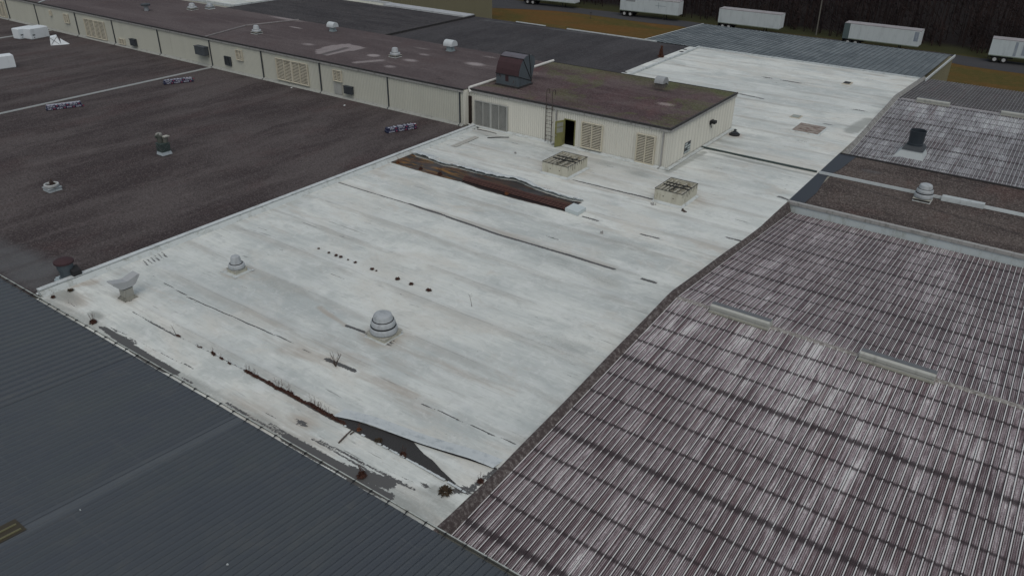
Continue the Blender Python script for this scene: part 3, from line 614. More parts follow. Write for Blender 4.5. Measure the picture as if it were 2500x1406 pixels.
louver(PH,(1162,245),(1239,321),PYf,26,LOUVG,4); louver(PH,(1423,298),(1468,368),PYf,15,LOUV,2); louver(PH,(1558,326),(1594,402),PYf,17,LOUV,2)
for px,py in ((1613,400),):
    x=-23.15; c=MB(); c.box(x-.05,x+.05,PY0-.14,PY0-.04,.06,zt-.22); c.tube((x,PY0-.1,.1),(x-.05,PY0-.42,.05),.05,n=6); c.build('downpipe',FASCIA,PH)
x=onY(1358,330,PY0)[0]; c=MB(); c.box(x-.05,x+.05,PY0-.14,PY0-.04,.06,zt-.22); c.tube((x,PY0-.1,.1),(x-.1,PY0-.5,.05),.05,n=6); c.build('downpipe',FASCIA,PH)
# trim strips
c=MB(); c.box(PX1-.12,PX1+.045,PY0-.045,PY0+.0,.02,zt-.215); c.box(PX1+.037,PX1+.05,PY0,PY0+.12,.02,zt-.25); c.build('corner_trim',SIDE2,PH)
c=MB(); c.box(PX1+.0,PX1+.055,PY1-.12,PY1+.03,.02,zt-.25); c.build('corner_trim',SIDE2,PH)
# door
c=MB(); c.box(dx0-.06,dx0,PY0-.07,PY0+.06,.0,dz1+.06); c.box(dx1,dx1+.06,PY0-.07,PY0+.06,.0,dz1+.06); c.box(dx0,dx1,PY0-.07,PY0+.06,dz1,dz1+.06); c.build('door_frame',DOORM,PH)
hx=Vector((dx0-.02,PY0-.06,0)); W_=dx1-dx0; ang=math.radians(-112)
dirv=Vector((math.cos(ang),math.sin(ang),0)); nv=Vector((-dirv.y,dirv.x,0))
def slab(c,u0,u1,z0,z1,t0,t1):
    lo=[hx+dirv*u0+nv*t0,hx+dirv*u1+nv*t0,hx+dirv*u1+nv*t1,hx+dirv*u0+nv*t1]
    c.hexa([(p.x,p.y,z0) for p in lo],[(p.x,p.y,z1) for p in lo])
c=MB(); H_=2.12; ww=W_
slab(c,0,.14,.04,H_,0,.045); slab(c,ww-.14,ww,.04,H_,0,.045); slab(c,.14,ww-.14,.04,.22,0,.045); slab(c,.14,ww-.14,H_-.14,H_,0,.045); slab(c,.14,ww-.14,1.02,1.16,0,.045); slab(c,.14,ww-.14,1.58,1.63,0,.045); slab(c,.14,ww-.14,.22,1.02,.012,.033)
DR=c.build('door',DOORM,PH)
c=MB(); slab(c,.14,ww-.14,1.16,1.58,.015,.028); slab(c,.14,ww-.14,1.63,H_-.14,.015,.028); c.build('pane',GLASS,DR)
c=MB(); q=hx+dirv*(ww-.07); c.tube((q.x-nv.x*.06,q.y-nv.y*.06,1.0),(q.x+nv.x*.1,q.y+nv.y*.1,1.0),.03,n=8); c.build('handle',GALV,DR)
# ladder
la=onY(1331,349,PY0-.2); lb=onY(1345,352,PY0-.2); c=MB()
for xx in (la[0],lb[0]):
    pt=[(xx,PY0-.22,.02),(xx,PY0-.22,zt+1.05)]
    for k in range(1,9): t=math.pi*k/8; pt.append((xx,PY0-.22+.22-.22*math.cos(t),zt+1.05+.22*math.sin(t)))
    pt.append((xx,PY0+.22,zt+.85)); c.path(pt,.034,6)
    for z in (.5,1.7,2.7): c.tube((xx,PY0-.22,z),(xx,PY0-.03,z),.02,n=5)
for k in range(9): c.tube((la[0],PY0-.22,.3+k*.31),(lb[0],PY0-.22,.3+k*.31),.018,n=5)
c.build('ladder',worn('rusty_ladder',(.075,.062,.055),(.04,.025,.02),.5,6),PH)
# end wall fittings
def onXf(q): return onX(*q,PX1+.05)
a=onXf((1672,342)); d=onXf((1685.5,384)); y0_,y1_=sorted((a[1],d[1])); a2=onXf((1672,384))
ya=onXf((1668,387))[1]; yb=onXf((1687,340))[1]; z0_=onXf((1670,385))[2]; z1_=onXf((1686,343))[2]
c=MB(); c.box(PX1+.04,PX1+.06,min(ya,yb),max(ya,yb),max(.35,z0_),z1_); wv=c.build('window',DGREY,PH)
c=MB(); yl,yr=min(ya,yb),max(ya,yb); zl=max(.35,z0_)
for i in range(2):
    for k in range(4):
        if (i,k) in ((1,3),(0,1)): continue
        c.box(PX1+.061,PX1+.075,yl+.04+i*(yr-yl)/2,yl+(i+1)*(yr-yl)/2-.04,zl+.04+k*(z1_-zl)/4,zl+(k+1)*(z1_-zl)/4-.04)
c.build('pane',worn('pale_pane',(.42,.48,.48),(.2,.24,.25),.4,4,.3),wv)
p=onX(1742,301,PX1+.25); c=MB(); c.box(PX1+.04,PX1+.12,p[1]-.3,p[1]+.3,p[2]-.1,p[2]+.22); c.box(PX1+.121,PX1+.45,p[1]-.22,p[1]+.22,p[2]-.02,p[2]+.20); c.tube((PX1+.1,p[1]-.2,p[2]),(PX1+.2,p[1]-.2,p[2]-.35),.04,n=6); c.build('wall_lamp',SOOT,PH)

# ================================================================ BROWN ROOF, left
BR=thing('gravel_roof_factory','wide dark brown gravel roofed factory wing on the left','building',(-95,33,GZ))
c=MB(); c.box(-160,-40.34,14.4,LY+.04,GZ,-.08); c.build('wall',SIDE,BR)
bo=[LN((0,500),(170,410),.22,2,.38),LN((170,410),(300,385),.2,2,.25),E(30,640,7.,2.5,2,.75),E(110,700,4,1.2,2,.6),E(10,560,6,2,0,.25),E(165,668,1.5,1.,0,.5),E(400,378,1.3,.9,0,.6),E(128,466,1.2,.9,0,.5),
 LN((521,167),(1136,306),.5,0,.45),LN((190,92),(500,165),.5,0,.3),E(350,480,4,.6,2,.25),LN((450,455),(700,400),.3,2,.2),LN((200,600),(500,520),.3,0,.2)]
grid('roof',-160,-40.33,14.4,LY-.03,0,.35,growing(14.4,LY-.03,.16,.3),bo,BROWN,BR)
for x,xb in ((-75.25,-76.1),(-108.8,-109.4)):
    c=MB(); c.hexa([(x-.17,14.5,-.02),(x+.17,14.5,-.02),(xb+.17,LY-.4,-.02),(xb-.17,LY-.4,-.02)],[(x-.12,14.5,.07),(x+.12,14.5,.07),(xb+.12,LY-.4,.07),(xb-.12,LY-.4,.07)]); c.build('roof_joint',worn('grey_joint',(.30,.32,.32),(.2,.21,.21),.4,3),BR)

# ================================================================ ROOFS BEHIND
DB=thing('dark_roof_factory','low factory wing with flat near black felt roof behind the penthouse','building',(-56,80,GZ))
c=MB(); c.box(-73.6,-38.8,64.4,94.5,GZ,-.08); c.build('wall',SIDE,DB)
dops=[LN((1240,118),(1400,82),.4,2,.30),LN((1400,82),(1500,72),.3,2,.22),E(1320,150,6,1.2,2,.35),E(1640,140,2,3,2,.3),E(1380,95,.8,.6,1,.3),LN((1185,50),(1573,100),.5,2,.55),E(1613,141,1.5,1,0,.5)]
grid('roof',-73.6,-38.8,64.7,94.5,-.02,.4,np.arange(64.7,94.6,.3),dops,DARKG,DB)
c=MB(); p=at(1185,46); q=at(1573,98)
c.box(-58,-44.5,94.42,94.6,-.02,.10); c.box(-66.5,-61.5,94.42,94.6,-.02,.07); c.build('coping',TRIM,DB)
SB=thing('speckled_roof_factory','raised speckled grey roof wing with pale parapet, upper left behind the long block','building',(-90,80,GZ))
c=MB(); c.box(-106.5,-73.65,64.5,94.1,GZ,.12); c.build('wall',SIDE,SB)
sops=[LN((700,75),(1000,40),.5,1,.25),LN((860,90),(1120,60),.5,1,.25),LN((620,40),(900,10),.5,1,.2),LN((955,85),(1180,48),.4,1,.35),E(935,17,5,1.6,1,.5)]
grid('roof',-106.5,-73.65,64.55,91.9,.18,.4,np.arange(64.55,92.,.3),sops,DARKG2,SB)
c=MB(); c.box(-90.,-73.7,92.1,94.1,.1,.34); c.box(-106.5,-90.0,93.6,94.1,.0,.40); c.build('parapet',worn('grey_white_coating',(.40,.42,.44),(.2,.21,.22),.45,1.3,.7,vert=False),SB)
c=MB(); c.box(-73.64,-73.52,64.5,94.1,-.02,.24); c.build('roof_edge',FLASH,SB)
FWb=thing('far_white_roof_factory','distant factory wing with bright white roof at the top edge, left of centre','building',(-130,90,GZ))
c=MB(); c.box(-170,-106.6,77,120,GZ,.1); c.build('wall',SIDE,FWb)
grid('roof',-170,-106.6,77,120,.2,.8,np.arange(77,120.1,.5),[],MEM,FWb)
c=MB(); c.box(-106.62,-106.45,77,120,.0,.4); c.box(-170,-106.63,76.85,77.,.0,.4); c.build('coping',TRIM,FWb)
DG2=thing('felt_roof_factory','flat dark felt roof wing in front of the distant white roof','building',(-135,70,GZ))
c=MB(); c.box(-170,-106.7,64.4,76.8,GZ,-.0); c.build('wall',SIDE,DG2); grid('roof',-170,-106.65,64.4,76.84,.05,.6,np.arange(64.4,76.9,.5)[:-1],[],DARKG2,DG2)
# olive building
e=onY(1010,12,103.); 
OB=thing('olive_shed','olive yellow metal sided building cut off by the top edge of the picture','building',(e[0]-15,110,GZ))
c=MB(); corrug(c,(e[0]-40,103),(e[0],103),GZ,5.5,.4,.06); c.box(e[0]-40,e[0],103.05,125,GZ,5.45); c.build('wall',OLIVE,OB)
c=MB(); c.box(e[0]-40.2,e[0]+.2,102.7,125.2,5.5,5.7); c.build('roof',FASCIA,OB)
# far metal roof
MBd=thing('metal_roof_shed','far building with blue grey ribbed metal roof and olive end wall','building',(-29,104,GZ))
c=MB(); c.box(-46.2,-12.85,94.7,113.4,GZ,-.75); corrug(c,(-12.82,94.7),(-12.82,113.4),GZ,-.70,.4,.04); c.add([(-46.2,94.7,-.75),(-46.2,113.4,-.75),(-46.2,94.7,-.1)],[(0,1,2)]); c.add([(-12.83,94.7,-.75),(-12.83,113.4,-.75),(-12.83,94.7,-.05)],[(0,1,2)]); c.build('wall',OLIVE,MBd)
def ribbed_plane(xa,xb,rows,per,prof):
    """rows: list of (y,z); prof: list of (offset,height) in one period"""
    xs=[];hs=[]; k=0
    while xa+k*per<xb:
        for o,h in prof:
            x=xa+k*per+o
            if x<=xb: xs.append(x); hs.append(h)
        k+=1
    m=MB(); nx=len(xs)
    for y,z in rows: m.v+=[(x,y,z+h) for x,h in zip(xs,hs)]
    for j in range(len(rows)-1): m.f+=[(j*nx+i,j*nx+i+1,(j+1)*nx+i+1,(j+1)*nx+i) for i in range(nx-1)]
    return m
def mat_farmetal():
    n=NT('blue_grey_metal',.45,.1,.5); st=n.noise(n.vec(2.5,.3,1),1.,5,.7); b_=n.noise(None,.25,4,.6)
    c=n.mix(n.step(n.add(n.mul(st,.55),n.mul(b_,.45)),.38,.62),(.035,.045,.050),(.135,.155,.160))
    c=n.mix(n.mul(n.line(n.x,.61,-46.3,.05,.5),.55),c,(.20,.22,.235)); c=n.mix(n.mul(n.line(n.x,.61,-46.15,.06,.6),.6),c,(.03,.038,.045))
    lap=n.line(n.add(n.y,n.mul(n.white(n.m_('FLOOR',n.m_('DIVIDE',n.x,1.83))),1.4)),2.4,95.,.05,.5); c=n.mix(n.mul(lap,n.mul(n.step(n.noise(n.vec(.6,.6,1),1.,2),.45,.58),.8)),c,(.36,.38,.39))
    c=n.mix(n.mul(n.step(n.x,-30,-14),.4),c,(.04,.05,.055)); return n.col(c)
m=ribbed_plane(-46.3,-12.75,[(94.62,.0),(113.6,-.62)],.61,[(0,0.),(.05,.06),(.11,.06),(.16,0.)]); m.build('roof',mat_farmetal(),MBd)
c=MB()
for x in (-46.36,-12.76): c=MB(); c.hexa([(x,94.6,-.18),(x+.12,94.6,-.18),(x+.12,113.62,-.80),(x,113.62,-.80)],[(x,94.6,.09),(x+.12,94.6,.09),(x+.12,113.62,-.53),(x,113.62,-.53)]); c.build('rake_trim',TRIM,MBd)

# ================================================================ GABLED RIBBED ROOFS, right
XR=16.0; X0=-13.26
PROF=[(0,.0),(RIB/4-.02,.0),(RIB/4,.008),(RIB/4+.02,.0),(RIB/2-.02,.0),(RIB/2,.008),(RIB/2+.02,.0),(RIB*3/4-.02,.0),(RIB*3/4,.008),(RIB*3/4+.018,.0),(RIB-.038,.0),(RIB-.016,.045),(RIB+.016,.045),(RIB+.0379-.0,.0)]
PROF=[(o,h) for o,h in PROF if o<RIB]  # crest handled by shifting start
PROF=[(-.036,.0),(-.015,.045),(.015,.045),(.036,.0)]+[(k*RIB/4+o,h) for k in (1,2,3) for o,h in ((-.018,.0),(.0,.009),(.018,.0))]
G1=thing('gabled_factory','near factory hall with weathered purple and white ribbed gable roof, lower right','building',(0,33,GZ))
g1=lambda y: .97-.080*(32.7-y) if y<32.7 else .97-.090*(y-32.7)
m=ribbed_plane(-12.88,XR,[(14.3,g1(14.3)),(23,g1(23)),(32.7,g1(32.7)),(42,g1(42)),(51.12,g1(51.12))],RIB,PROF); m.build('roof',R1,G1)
c=MB(); c.box(X0+.05,XR,14.4,51.1,GZ,-.85); c.build('wall',SIDE,G1)
def rake(gf,y0,y1,ridge,lift=.2,zmin=-.02):
    c=MB(); ys_=list(np.arange(y0,y1,.6))+[y1]
    for a,b_ in zip(ys_[:-1],ys_[1:]):
        ta,tb=max(gf(a)+lift+.012*math.sin(a*.7),zmin),max(gf(b_)+lift+.012*math.sin(b_*.7),zmin)
        xa,xb=X0-.03+.012*math.sin(a*.9),X0-.03+.012*math.sin(b_*.9)
        c.add([(xa,a,ta-.25),(xb,b_,tb-.25),(xa,a,ta),(xb,b_,tb),(X0+.12,a,ta+.01),(X0+.12,b_,tb+.01),(X0+.37,a,gf(a)+.02),(X0+.37,b_,gf(b_)+.02)],[(1,0,2,3),(3,2,4,5),(5,4,6,7)])
    return c
rake(g1,14.35,51.1,32.7).build('rake_flashing',MOSSY,G1)
c=MB(); c.hexa([(-12.86,32.55,.96),(XR,32.55,.96),(XR,32.85,.96),(-12.86,32.85,.96)],[(-12.86,32.62,1.03),(XR,32.62,1.03),(XR,32.78,1.03),(-12.86,32.78,1.03)]); c.build('ridge_cap',worn('chalky_ridge',(.33,.32,.30),(.09,.075,.07),.75,6,.9,vert=False),G1)
def ridge_vent(xa,xb,y,z,label,group,h=.34):
    t=thing('ridge_vent',label,'roof vent',((xa+xb)/2,y,z),0,group); L=(xb-xa)/2
    c=MB(); s=[(-.26,.0),(-.26,.10),(-.18,.10),(-.18,.12),(-.27,.13),(-.27,.28),(-.15,h),(.15,h),(.27,.28),(.27,.13),(.18,.12),(.18,.10),(.26,.10),(.26,0)]
    n=len(s); c.add([(-L,a,b_) for a,b_ in s]+[(L,a,b_) for a,b_ in s],[(i,i+n,(i+1)%n+n,(i+1)%n) for i in range(n)]+[tuple(range(n)),tuple(range(2*n-1,n-1,-1))]); c.build('hood',worn('cream_grey_vent',(.40,.41,.38),(.22,.22,.20),.45,3,.6),t,local=True)
    c=MB(); c.box(-L,L,-.149,.149,h+.002,h+.012); c.build('top_strip',worn('dark_top_strip',(.13,.14,.15),(.08,.08,.085),.4,4),t,local=True)
    c=MB(); c.box(-L-.03,L+.03,-.36,-.27,-.05,.015); c.box(-L-.03,L+.03,.27,.34,-.05,.01); c.build('base_flange',worn('flange',(.30,.30,.26),(.12,.11,.09),.5,5),t,local=True); return t
ridge_vent(-11.05,-8.15,32.62,1.02,'cream ridge vent on the near ribbed gable, the one nearer the white roof','roof ridge vents')
ridge_vent(-4.10,-1.05,32.62,1.02,'cream ridge vent on the near ribbed gable, the one near the right edge','roof ridge vents')
# gravel roof between gables
GR=thing('gravel_roof_link','narrow coarse gravel roof with white parapet between the two ribbed gables','building',(0,57,GZ))
c=MB(); c.box(X0+.05,XR,51.25,63.6,GZ,-.05); c.build('wall',SIDE,GR)
gop=[E(2125,418,1.5,1.0,2,.5),LN((1998,430),(2500,575),.28,0,.5),E(2125,418,1.6,1.1,0,.0),LN((1930,490),(2500,640),.3,0,.5),LN((2060,380),(2500,462),.3,0,.3),E(2090,510,2.,1.,0,.25)]
gm=mat_gravel('mossy_coarse_gravel',(.050,.040,.038),(.085,.070,.064),(.090,.052,.046),(.30,.265,.24),11.,'x',.9,moss=None,hi=.65)
grid('roof',X0+.9,XR,51.3,63.62,.0,.12,np.arange(51.3,63.7,.11)[:-1],gop,gm,GR)
p=at(2122,416); c=MB()
c.add([(X0-.02,51.2,.03),(X0+1.0,51.2,.035),(X0+1.1,54,.035),(X0+.75,57.7,.035),(X0+1.1,60,.035),(X0+1.3,63.7,.035),(X0-.02,63.7,.03)],[(0,1,2,3,4,5,6)])
c.build('edge_membrane',plain('blue_black_membrane',(.030,.035,.045),.5),GR)
pn=NT('green_moss',.95); MOSS=pn.col(pn.mix(pn.noise(None,12,4,.8),(.05,.06,.02),(.12,.13,.05)))
c=MB(); c.box(X0+.0,XR,51.16,51.22,-.86,.0); c.build('parapet',worn('white_parapet_sheet',(.50,.56,.57),(.30,.33,.29),.5,1.5,.55),GR)
c=MB(); c.box(X0-.02,XR,51.10,51.36,.003,.075); c.box(X0,XR,51.08,51.13,-.14,.0); c.build('coping',FASCIA,GR)
for x in np.arange(-10.2,XR,3.85): c=MB(); c.box(x-.03,x+.03,51.13,51.157,-.80,-.02); c.build('parapet_seam',TRIM,GR)
c=MB(); c.box(X0+.05,XR,63.58,63.72,-.3,.09); c.build('roof_edge',FLASH,GR)
c=MB()
c.hexa([(-13.2,57.93,.02),(-4.9,58.0,.02),(-4.9,58.16,.02),(-13.2,58.1,.02)],[(-13.2,57.97,.20),(-4.9,58.05,.20),(-4.9,58.12,.21),(-13.2,58.05,.21)])
c.hexa([(-4.9,57.7,.02),(-2.3,57.8,.02),(-2.3,58.2,.02),(-4.9,58.2,.02)],[(-4.9,57.78,.30),(-2.3,57.84,.33),(-2.3,58.16,.36),(-4.9,58.16,.33)])
c.hexa([(-2.3,57.95,.02),(XR,57.95,.02),(XR,58.2,.02),(-2.3,58.2,.02)],[(-2.3,58.03,.20),(XR,58.03,.20),(XR,58.12,.21),(-2.3,58.12,.21)])
c.build('expansion_joint',worn('grey_white_joint',(.42,.46,.47),(.2,.22,.22),.4,3),GR)
# gable 2
G2=thing('gabled_factory','farther factory hall with paler ribbed gable roof beyond the gravel strip, right','building',(0,80,GZ))
g2=lambda y: .62-.062*abs(y-82)
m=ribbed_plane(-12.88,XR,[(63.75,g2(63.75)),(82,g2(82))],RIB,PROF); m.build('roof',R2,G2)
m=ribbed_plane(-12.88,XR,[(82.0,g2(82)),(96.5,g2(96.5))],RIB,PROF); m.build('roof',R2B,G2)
c=MB(); c.box(X0+.05,XR,63.75,96.3,GZ,-.8); c.build('wall',SIDE,G2)
rake(g2,63.75,96.5,82,.22,-.5).build('rake_flashing',worn('pale_rake',(.25,.25,.24),(.08,.075,.07),.6,4,.9,vert=False),G2)
c=MB(); c.box(-12.66,XR,81.85,82.15,.64,.67); c.build('ridge_cap',worn('pale_ridge',(.36,.35,.36),(.2,.18,.18),.5,5,.8,vert=False),G2)
a=onY(2238,247,82.)[0]; b_=onY(2319,255,82.)[0]; ridge_vent(a,b_,82,.64,'cream ridge vent on the far ribbed gable, left one of its two','roof ridge vents')
a=onY(2443,278,82.)[0]; ridge_vent(a,a+3.2,82,.64,'cream ridge vent on the far ribbed gable, cut by the right edge of the picture','roof ridge vents')
# ================================================================ GREY ROOF, front
FG=thing('grey_metal_factory','nearest building with dark grey ribbed metal roof and gutter, lower left corner','building',(-25,2,GZ))
gs=.085; g0=lambda y:.02+gs*(14.42-y)
m=ribbed_plane(-75.0105,-31.19,[(14.36,g0(14.36)),(-8,g0(-8))],.43275,[(-.09,.0),(.0,-.045),(.09,0.),(.22,.012)])
m2=ribbed_plane(-31.188,6,[(14.36,g0(14.36)),(-8,g0(-8))],.2885,[(-.03,0.),(.0,-.022),(.03,0.),(.15,.006)])
m.add([(-31.30,14.36,g0(14.36)),(-31.1,14.36,g0(14.36)),(-31.1,-8,g0(-8)),(-31.30,-8,g0(-8))],[])
m.add(m2.v,m2.f)

m.build('roof',GREY,FG)
c=MB(); c.box(-75,6,-8,14.3,GZ,-.6); c.build('wall',SIDE,FG)
c=MB() # box gutter with a bright lip
c.add([(-75,14.36,-.10),(6,14.36,-.10),(6,14.36,.0),(-75,14.36,.0)],[(0,1,2,3)])
c.box(-75,6,14.37,14.50,-.12,-.085); c.box(-75,6,14.501,14.53,-.12,.05); c.box(-75,6,14.36,14.375,-.085,.0); c.build('gutter',worn('olive_grey_gutter',(.11,.115,.105),(.06,.06,.055),.5,3),FG)
c=MB(); c.box(-75,6,14.495,14.535,.051,.075); c.build('gutter_lip',worn('pale_gutter',(.40,.43,.41),(.2,.2,.18),.5,3),FG)
ix=0; br=MB(); br.box(-.012,.012,-.20,.20,-.012,.012); br.box(-.02,.02,-.03,.03,-.03,.03); BRK=[]
for k,x in enumerate(np.arange(-44.8,-8.,.8655)):
    if k==0:
        o=MB(); o.box(-.010,.010,-.16,.09,.0,.018); o.box(-.022,.022,-.06,.03,.019,.055); o.tube((0,-.16,.02),(0,-.2,-.02),.010,n=5)
        o=o.build('gutter_bracket',SOOT,FG,local=True); pr=o
    else:
        o=pr.copy(); link(o); o.parent=FG
    o.location=(x-FG.location.x,14.44-FG.location.y,.065-FG.location.z)
# missing translucent panel at the left edge
def gz3(q):  # pixel onto grey roof plane
    d=ray(*q); t=(.02+gs*14.42-HC)/(d[2]+gs*d[1]); return np.array([d[0]*t,d[1]*t,HC+d[2]*t])
P=[gz3(q) for q in ((-40,1292),(38,1268),(66,1293),(-40,1345))]; P=[(p[0],p[1],p[2]+.03) for p in P]
x0_,x1_=P[1][0]-.02,P[2][0]; y1_=max(P[1][1],P[2][1]); y0_=y1_-3.2
c=MB(); c.add([(x0_,y0_,g0(y0_)+.03),(x1_,y0_,g0(y0_)+.03),(x1_,y1_,g0(y1_)+.03),(x0_,y1_,g0(y1_)+.03)],[(0,1,2,3)])
sk=c.build('skylight',plain('brown_skylight',(.050,.042,.028),.7),FG)
c=MB()
for k in (.38,.80): 
    x=x0_+(x1_-x0_)*k; c.hexa([(x-.035,y0_,g0(y0_)+.035),(x+.035,y0_,g0(y0_)+.035),(x+.035,y1_-.1,g0(y1_-.1)+.035),(x-.035,y1_-.1,g0(y1_-.1)+.035)],[(x-.025,y0_,g0(y0_)+.07),(x+.025,y0_,g0(y0_)+.07),(x+.025,y1_-.1,g0(y1_-.1)+.07),(x-.025,y1_-.1,g0(y1_-.1)+.07)])
c.build('skylight_bars',plain('olive_bar',(.14,.135,.075),.7),sk)

# ================================================================ ROOF EQUIPMENT
def place(px,py,z=0.): p=at(px,py,z); return (p[0],p[1],z)
def curb_local(t,a,h,mat,fl=None,tip=True,a2=None):
    c=MB(); c.frus((0,0),a,a,0,h,a2 or a,a2 or a); c.build('curb',mat,t,local=True)
    if fl:
        c=MB(); c.frus((0,0),a+fl,a+fl,.0,.03,a+.01,a+.01); c.build('flashing',CURBW,t,local=True)
def mushroom(px,py,z,r,h,label,cat='roof vent',group='mushroom roof fans',mat=DOME,tiers=2,curb=CREAM,hc=.22,fl=.12):
    t=thing('mushroom_vent',label,cat,place(px,py,z),0,group)
    curb_local(t,r*.86,hc,curb,fl)
    c=MB(); c.box(-r*.95,r*.95,-r*.95,r*.95,hc+.002,hc+.035); c.build('curb_cap',worn('cap_sheet',(.36,.36,.32),(.18,.18,.16),.5,5),t,local=True)
    b0=hc+.06; H_=h-b0
    c=MB(); c.lathe([(r*.6,hc+.03),(r*.6,b0+.02)],n=16); c.build('neck',SOOT,t,local=True)
    prof=[(r*.62,b0),(r*.95,b0),(r*1.0,b0+.04*H_),(r*1.0,b0+.20*H_),(r*.95,b0+.30*H_),(r*.86,b0+.35*H_),(r*.76,b0+.36*H_)]
    c=MB(); c.lathe(prof,n=32); c.build('skirt',mat,t,local=True)
    if tiers>2: c=MB(); c.lathe([(r*.93,b0+.325*H_),(r*.93,b0+.37*H_),(r*.6,b0+.38*H_)],n=32); c.lathe([(r*.78,b0+.655*H_),(r*.78,b0+.69*H_),(r*.6,b0+.695*H_)],n=32); c.build('gap_ring',SOOT,t,local=True)
    else: c=MB(); c.lathe([(r*.80,b0+.34*H_),(r*.80,b0+.385*H_),(r*.6,b0+.39*H_)],n=24); c.build('gap_ring',SOOT,t,local=True)
    s2=[(r*.78,b0+.37*H_),(r*.885,b0+.39*H_),(r*.895,b0+.50*H_),(r*.83,b0+.62*H_),(r*.74,b0+.68*H_)] if tiers>2 else [(r*.70,b0+.40*H_)]
    top=[(r*.715,b0+.70*H_) if tiers>2 else (r*.66,b0+.44*H_),(r*.70,b0+.82*H_) if tiers>2 else (r*.60,b0+.78*H_),(r*.64,b0+.93*H_) if tiers>2 else (r*.52,b0+.93*H_),(r*.50,b0+.985*H_) if tiers>2 else (r*.38,b0+.985*H_),(r*.2,b0+H_),(0.001,b0+H_)]
    c=MB(); c.lathe(s2+top,n=32); c.build('dome',mat,t,local=True); return t
mushroom(938,818,0,.66,1.22,'largest grey three tiered mushroom fan on the open white roof',tiers=3,hc=.20)
m_=mushroom(580,662,0,.44,.95,'small stepped grey mushroom fan near the left of the white roof',tiers=2,hc=.2,fl=.22)
for sx,sy in ((.62,.62),(-.62,-.62),(.62,-.62),(-.62,.62)): c=MB(); c.poly([(sx*.75,sy,.03),(sx,sy*.75,.03),(sx*1.05,sy*1.05,.03)],h=.02); c.build('corner_tab',TRIM,m_,local=True)
mushroom(2252,488,0.,.60,1.15,'grey tiered mushroom fan on the gravel strip between the ribbed roofs',tiers=3,hc=.16,curb=FLASH,fl=.05)
mushroom(627,82,zb,.50,.86,'small grey mushroom fan on the long block roof, left of its square cowl',hc=.14,curb=FLASH,fl=.05)
mushroom(965,139,zb,.50,.88,'grey mushroom fan on the long block roof in front of the barrel cowl',hc=.14,curb=FLASH,fl=.05)
mushroom(470,24,zb,.55,.78,'distant grey mushroom fan on the long block roof, left of two by the white roof',hc=.14,curb=FLASH,fl=.05)
mushroom(513,22,zb,.50,.70,'distant dull grey mushroom fan, right of two by the far white roof',hc=.2,curb=GALV,fl=.05,mat=GALV)
# barrel cowls
def barrel(px,py,z,w_,l_,h,label,rz=0.):
    t=thing('barrel_cowl',label,'roof vent',place(px,py,z),rz,'barrel topped cowls'); hb=h*.55
    c=MB(); c.frus((0,0),w_*.36,w_*.36,0,.1); c.frus((0,0),w_*.30,w_*.30,.101,hb); c.build('duct',worn('pale_teal_sheet',(.30,.36,.38),(.18,.21,.22),.5,4),t,local=True)
    c=MB(); vs=[];K=9
    for s in (-l_/2,l_/2):
        for k in range(K): a=math.pi*k/(K-1); vs.append((s,-math.cos(a)*w_/2,hb+.06+math.sin(a)*(h-hb-.06)))
        vs+= [(s,w_/2,hb-.08),(s,-w_/2,hb-.08)]
    n=K+2; c.add(vs,[(i,i+n,(i+1)%n+n,(i+1)%n) for i in range(n)]+[tuple(range(n)),tuple(range(2*n-1,n-1,-1))]); c.build('hood',worn('pale_hood',(.50,.54,.56),(.36,.39,.4),.35,3,.5),t,local=True,smooth=True); return t
barrel(1100,125,zb,.95,1.1,1.1,'pale barrel topped cowl on the long block roof near the big rusty hood')
barrel(813,77,zb,.85,1.0,1.0,'pale cowl with rounded top on the long block roof, far middle')
# flat cap stack far left
t=thing('capped_stack','dark rusty flat capped stack on the long block roof, far left','roof vent',place(358,27,zb))
c=MB(); c.lathe([(.26,0),(.26,.62)],n=14); c.build('pipe',GALV,t,local=True)
c=MB(); c.lathe([(.001,.86),(.40,.84),(.56,.78),(.56,.62),(.4,.60)],n=18); c.build('cap',DGREY,t,local=True)
t=thing('capped_stack','dark stack cut by the top edge above the long block roof','roof vent',place(200,-4,zb)); c=MB(); c.lathe([(.3,0),(.3,.3),(.6,.35),(.5,.6),(.001,.7)],n=14); c.build('cap',SOOT,t,local=True)
# big curved hood
p0=at(1206,207,zb); p1=at(1264,217.5,zb); p2=at(1297,206,zb)
hx0,hx1=p0[0]+.1,p1[0]; hy0=54.35; hw=hx1-hx0; hd=2.1
t=thing('intake_hood','large rusted blue grey hood with curved maroon back, left end of the mossy roof','roof hood',(hx0,hy0,zp))
pr_=[(0,.15),(0,1.0),(.10,1.45),(.32,1.95),(.65,2.32),(1.05,2.52),(1.45,2.56),(1.9,2.50)]   # (y,z) curved back toward camera
mouth=[(2.35,2.28),(2.45,1.75),(2.30,1.35),(1.95,.35),(1.95,.15)]
c=MB(); sidep=pr_+mouth; n=len(sidep)
for x in (0,hw): c.add([(x,a,b_) for a,b_ in sidep],[tuple(range(n)) if x==0 else tuple(range(n-1,-1,-1))])
c.add([(0,0,.15),(hw,0,.15),(hw,0,1.0),(0,0,1.0)],[(0,1,2,3)]); c.build('side_panel',BLUEG,t,local=True)
c=MB(); q=pr_[1:5]
for (a,z1),(a2,z2) in zip(q[:-1],q[1:]): c.add([(-.02,a-.01,z1),(hw+.02,a-.01,z1),(hw+.02,a2-.01,z2),(-.02,a2-.01,z2)],[(0,1,2,3)])
c.build('curved_back',MAROON,t,local=True)
c=MB(); q=pr_[4:]+mouth[:1]
for (a,z1),(a2,z2) in zip(q[:-1],q[1:]): c.add([(-.02,a,z1+.01),(hw+.02,a,z1+.01),(hw+.02,a2,z2+.01),(-.02,a2,z2+.01)],[(0,1,2,3)])
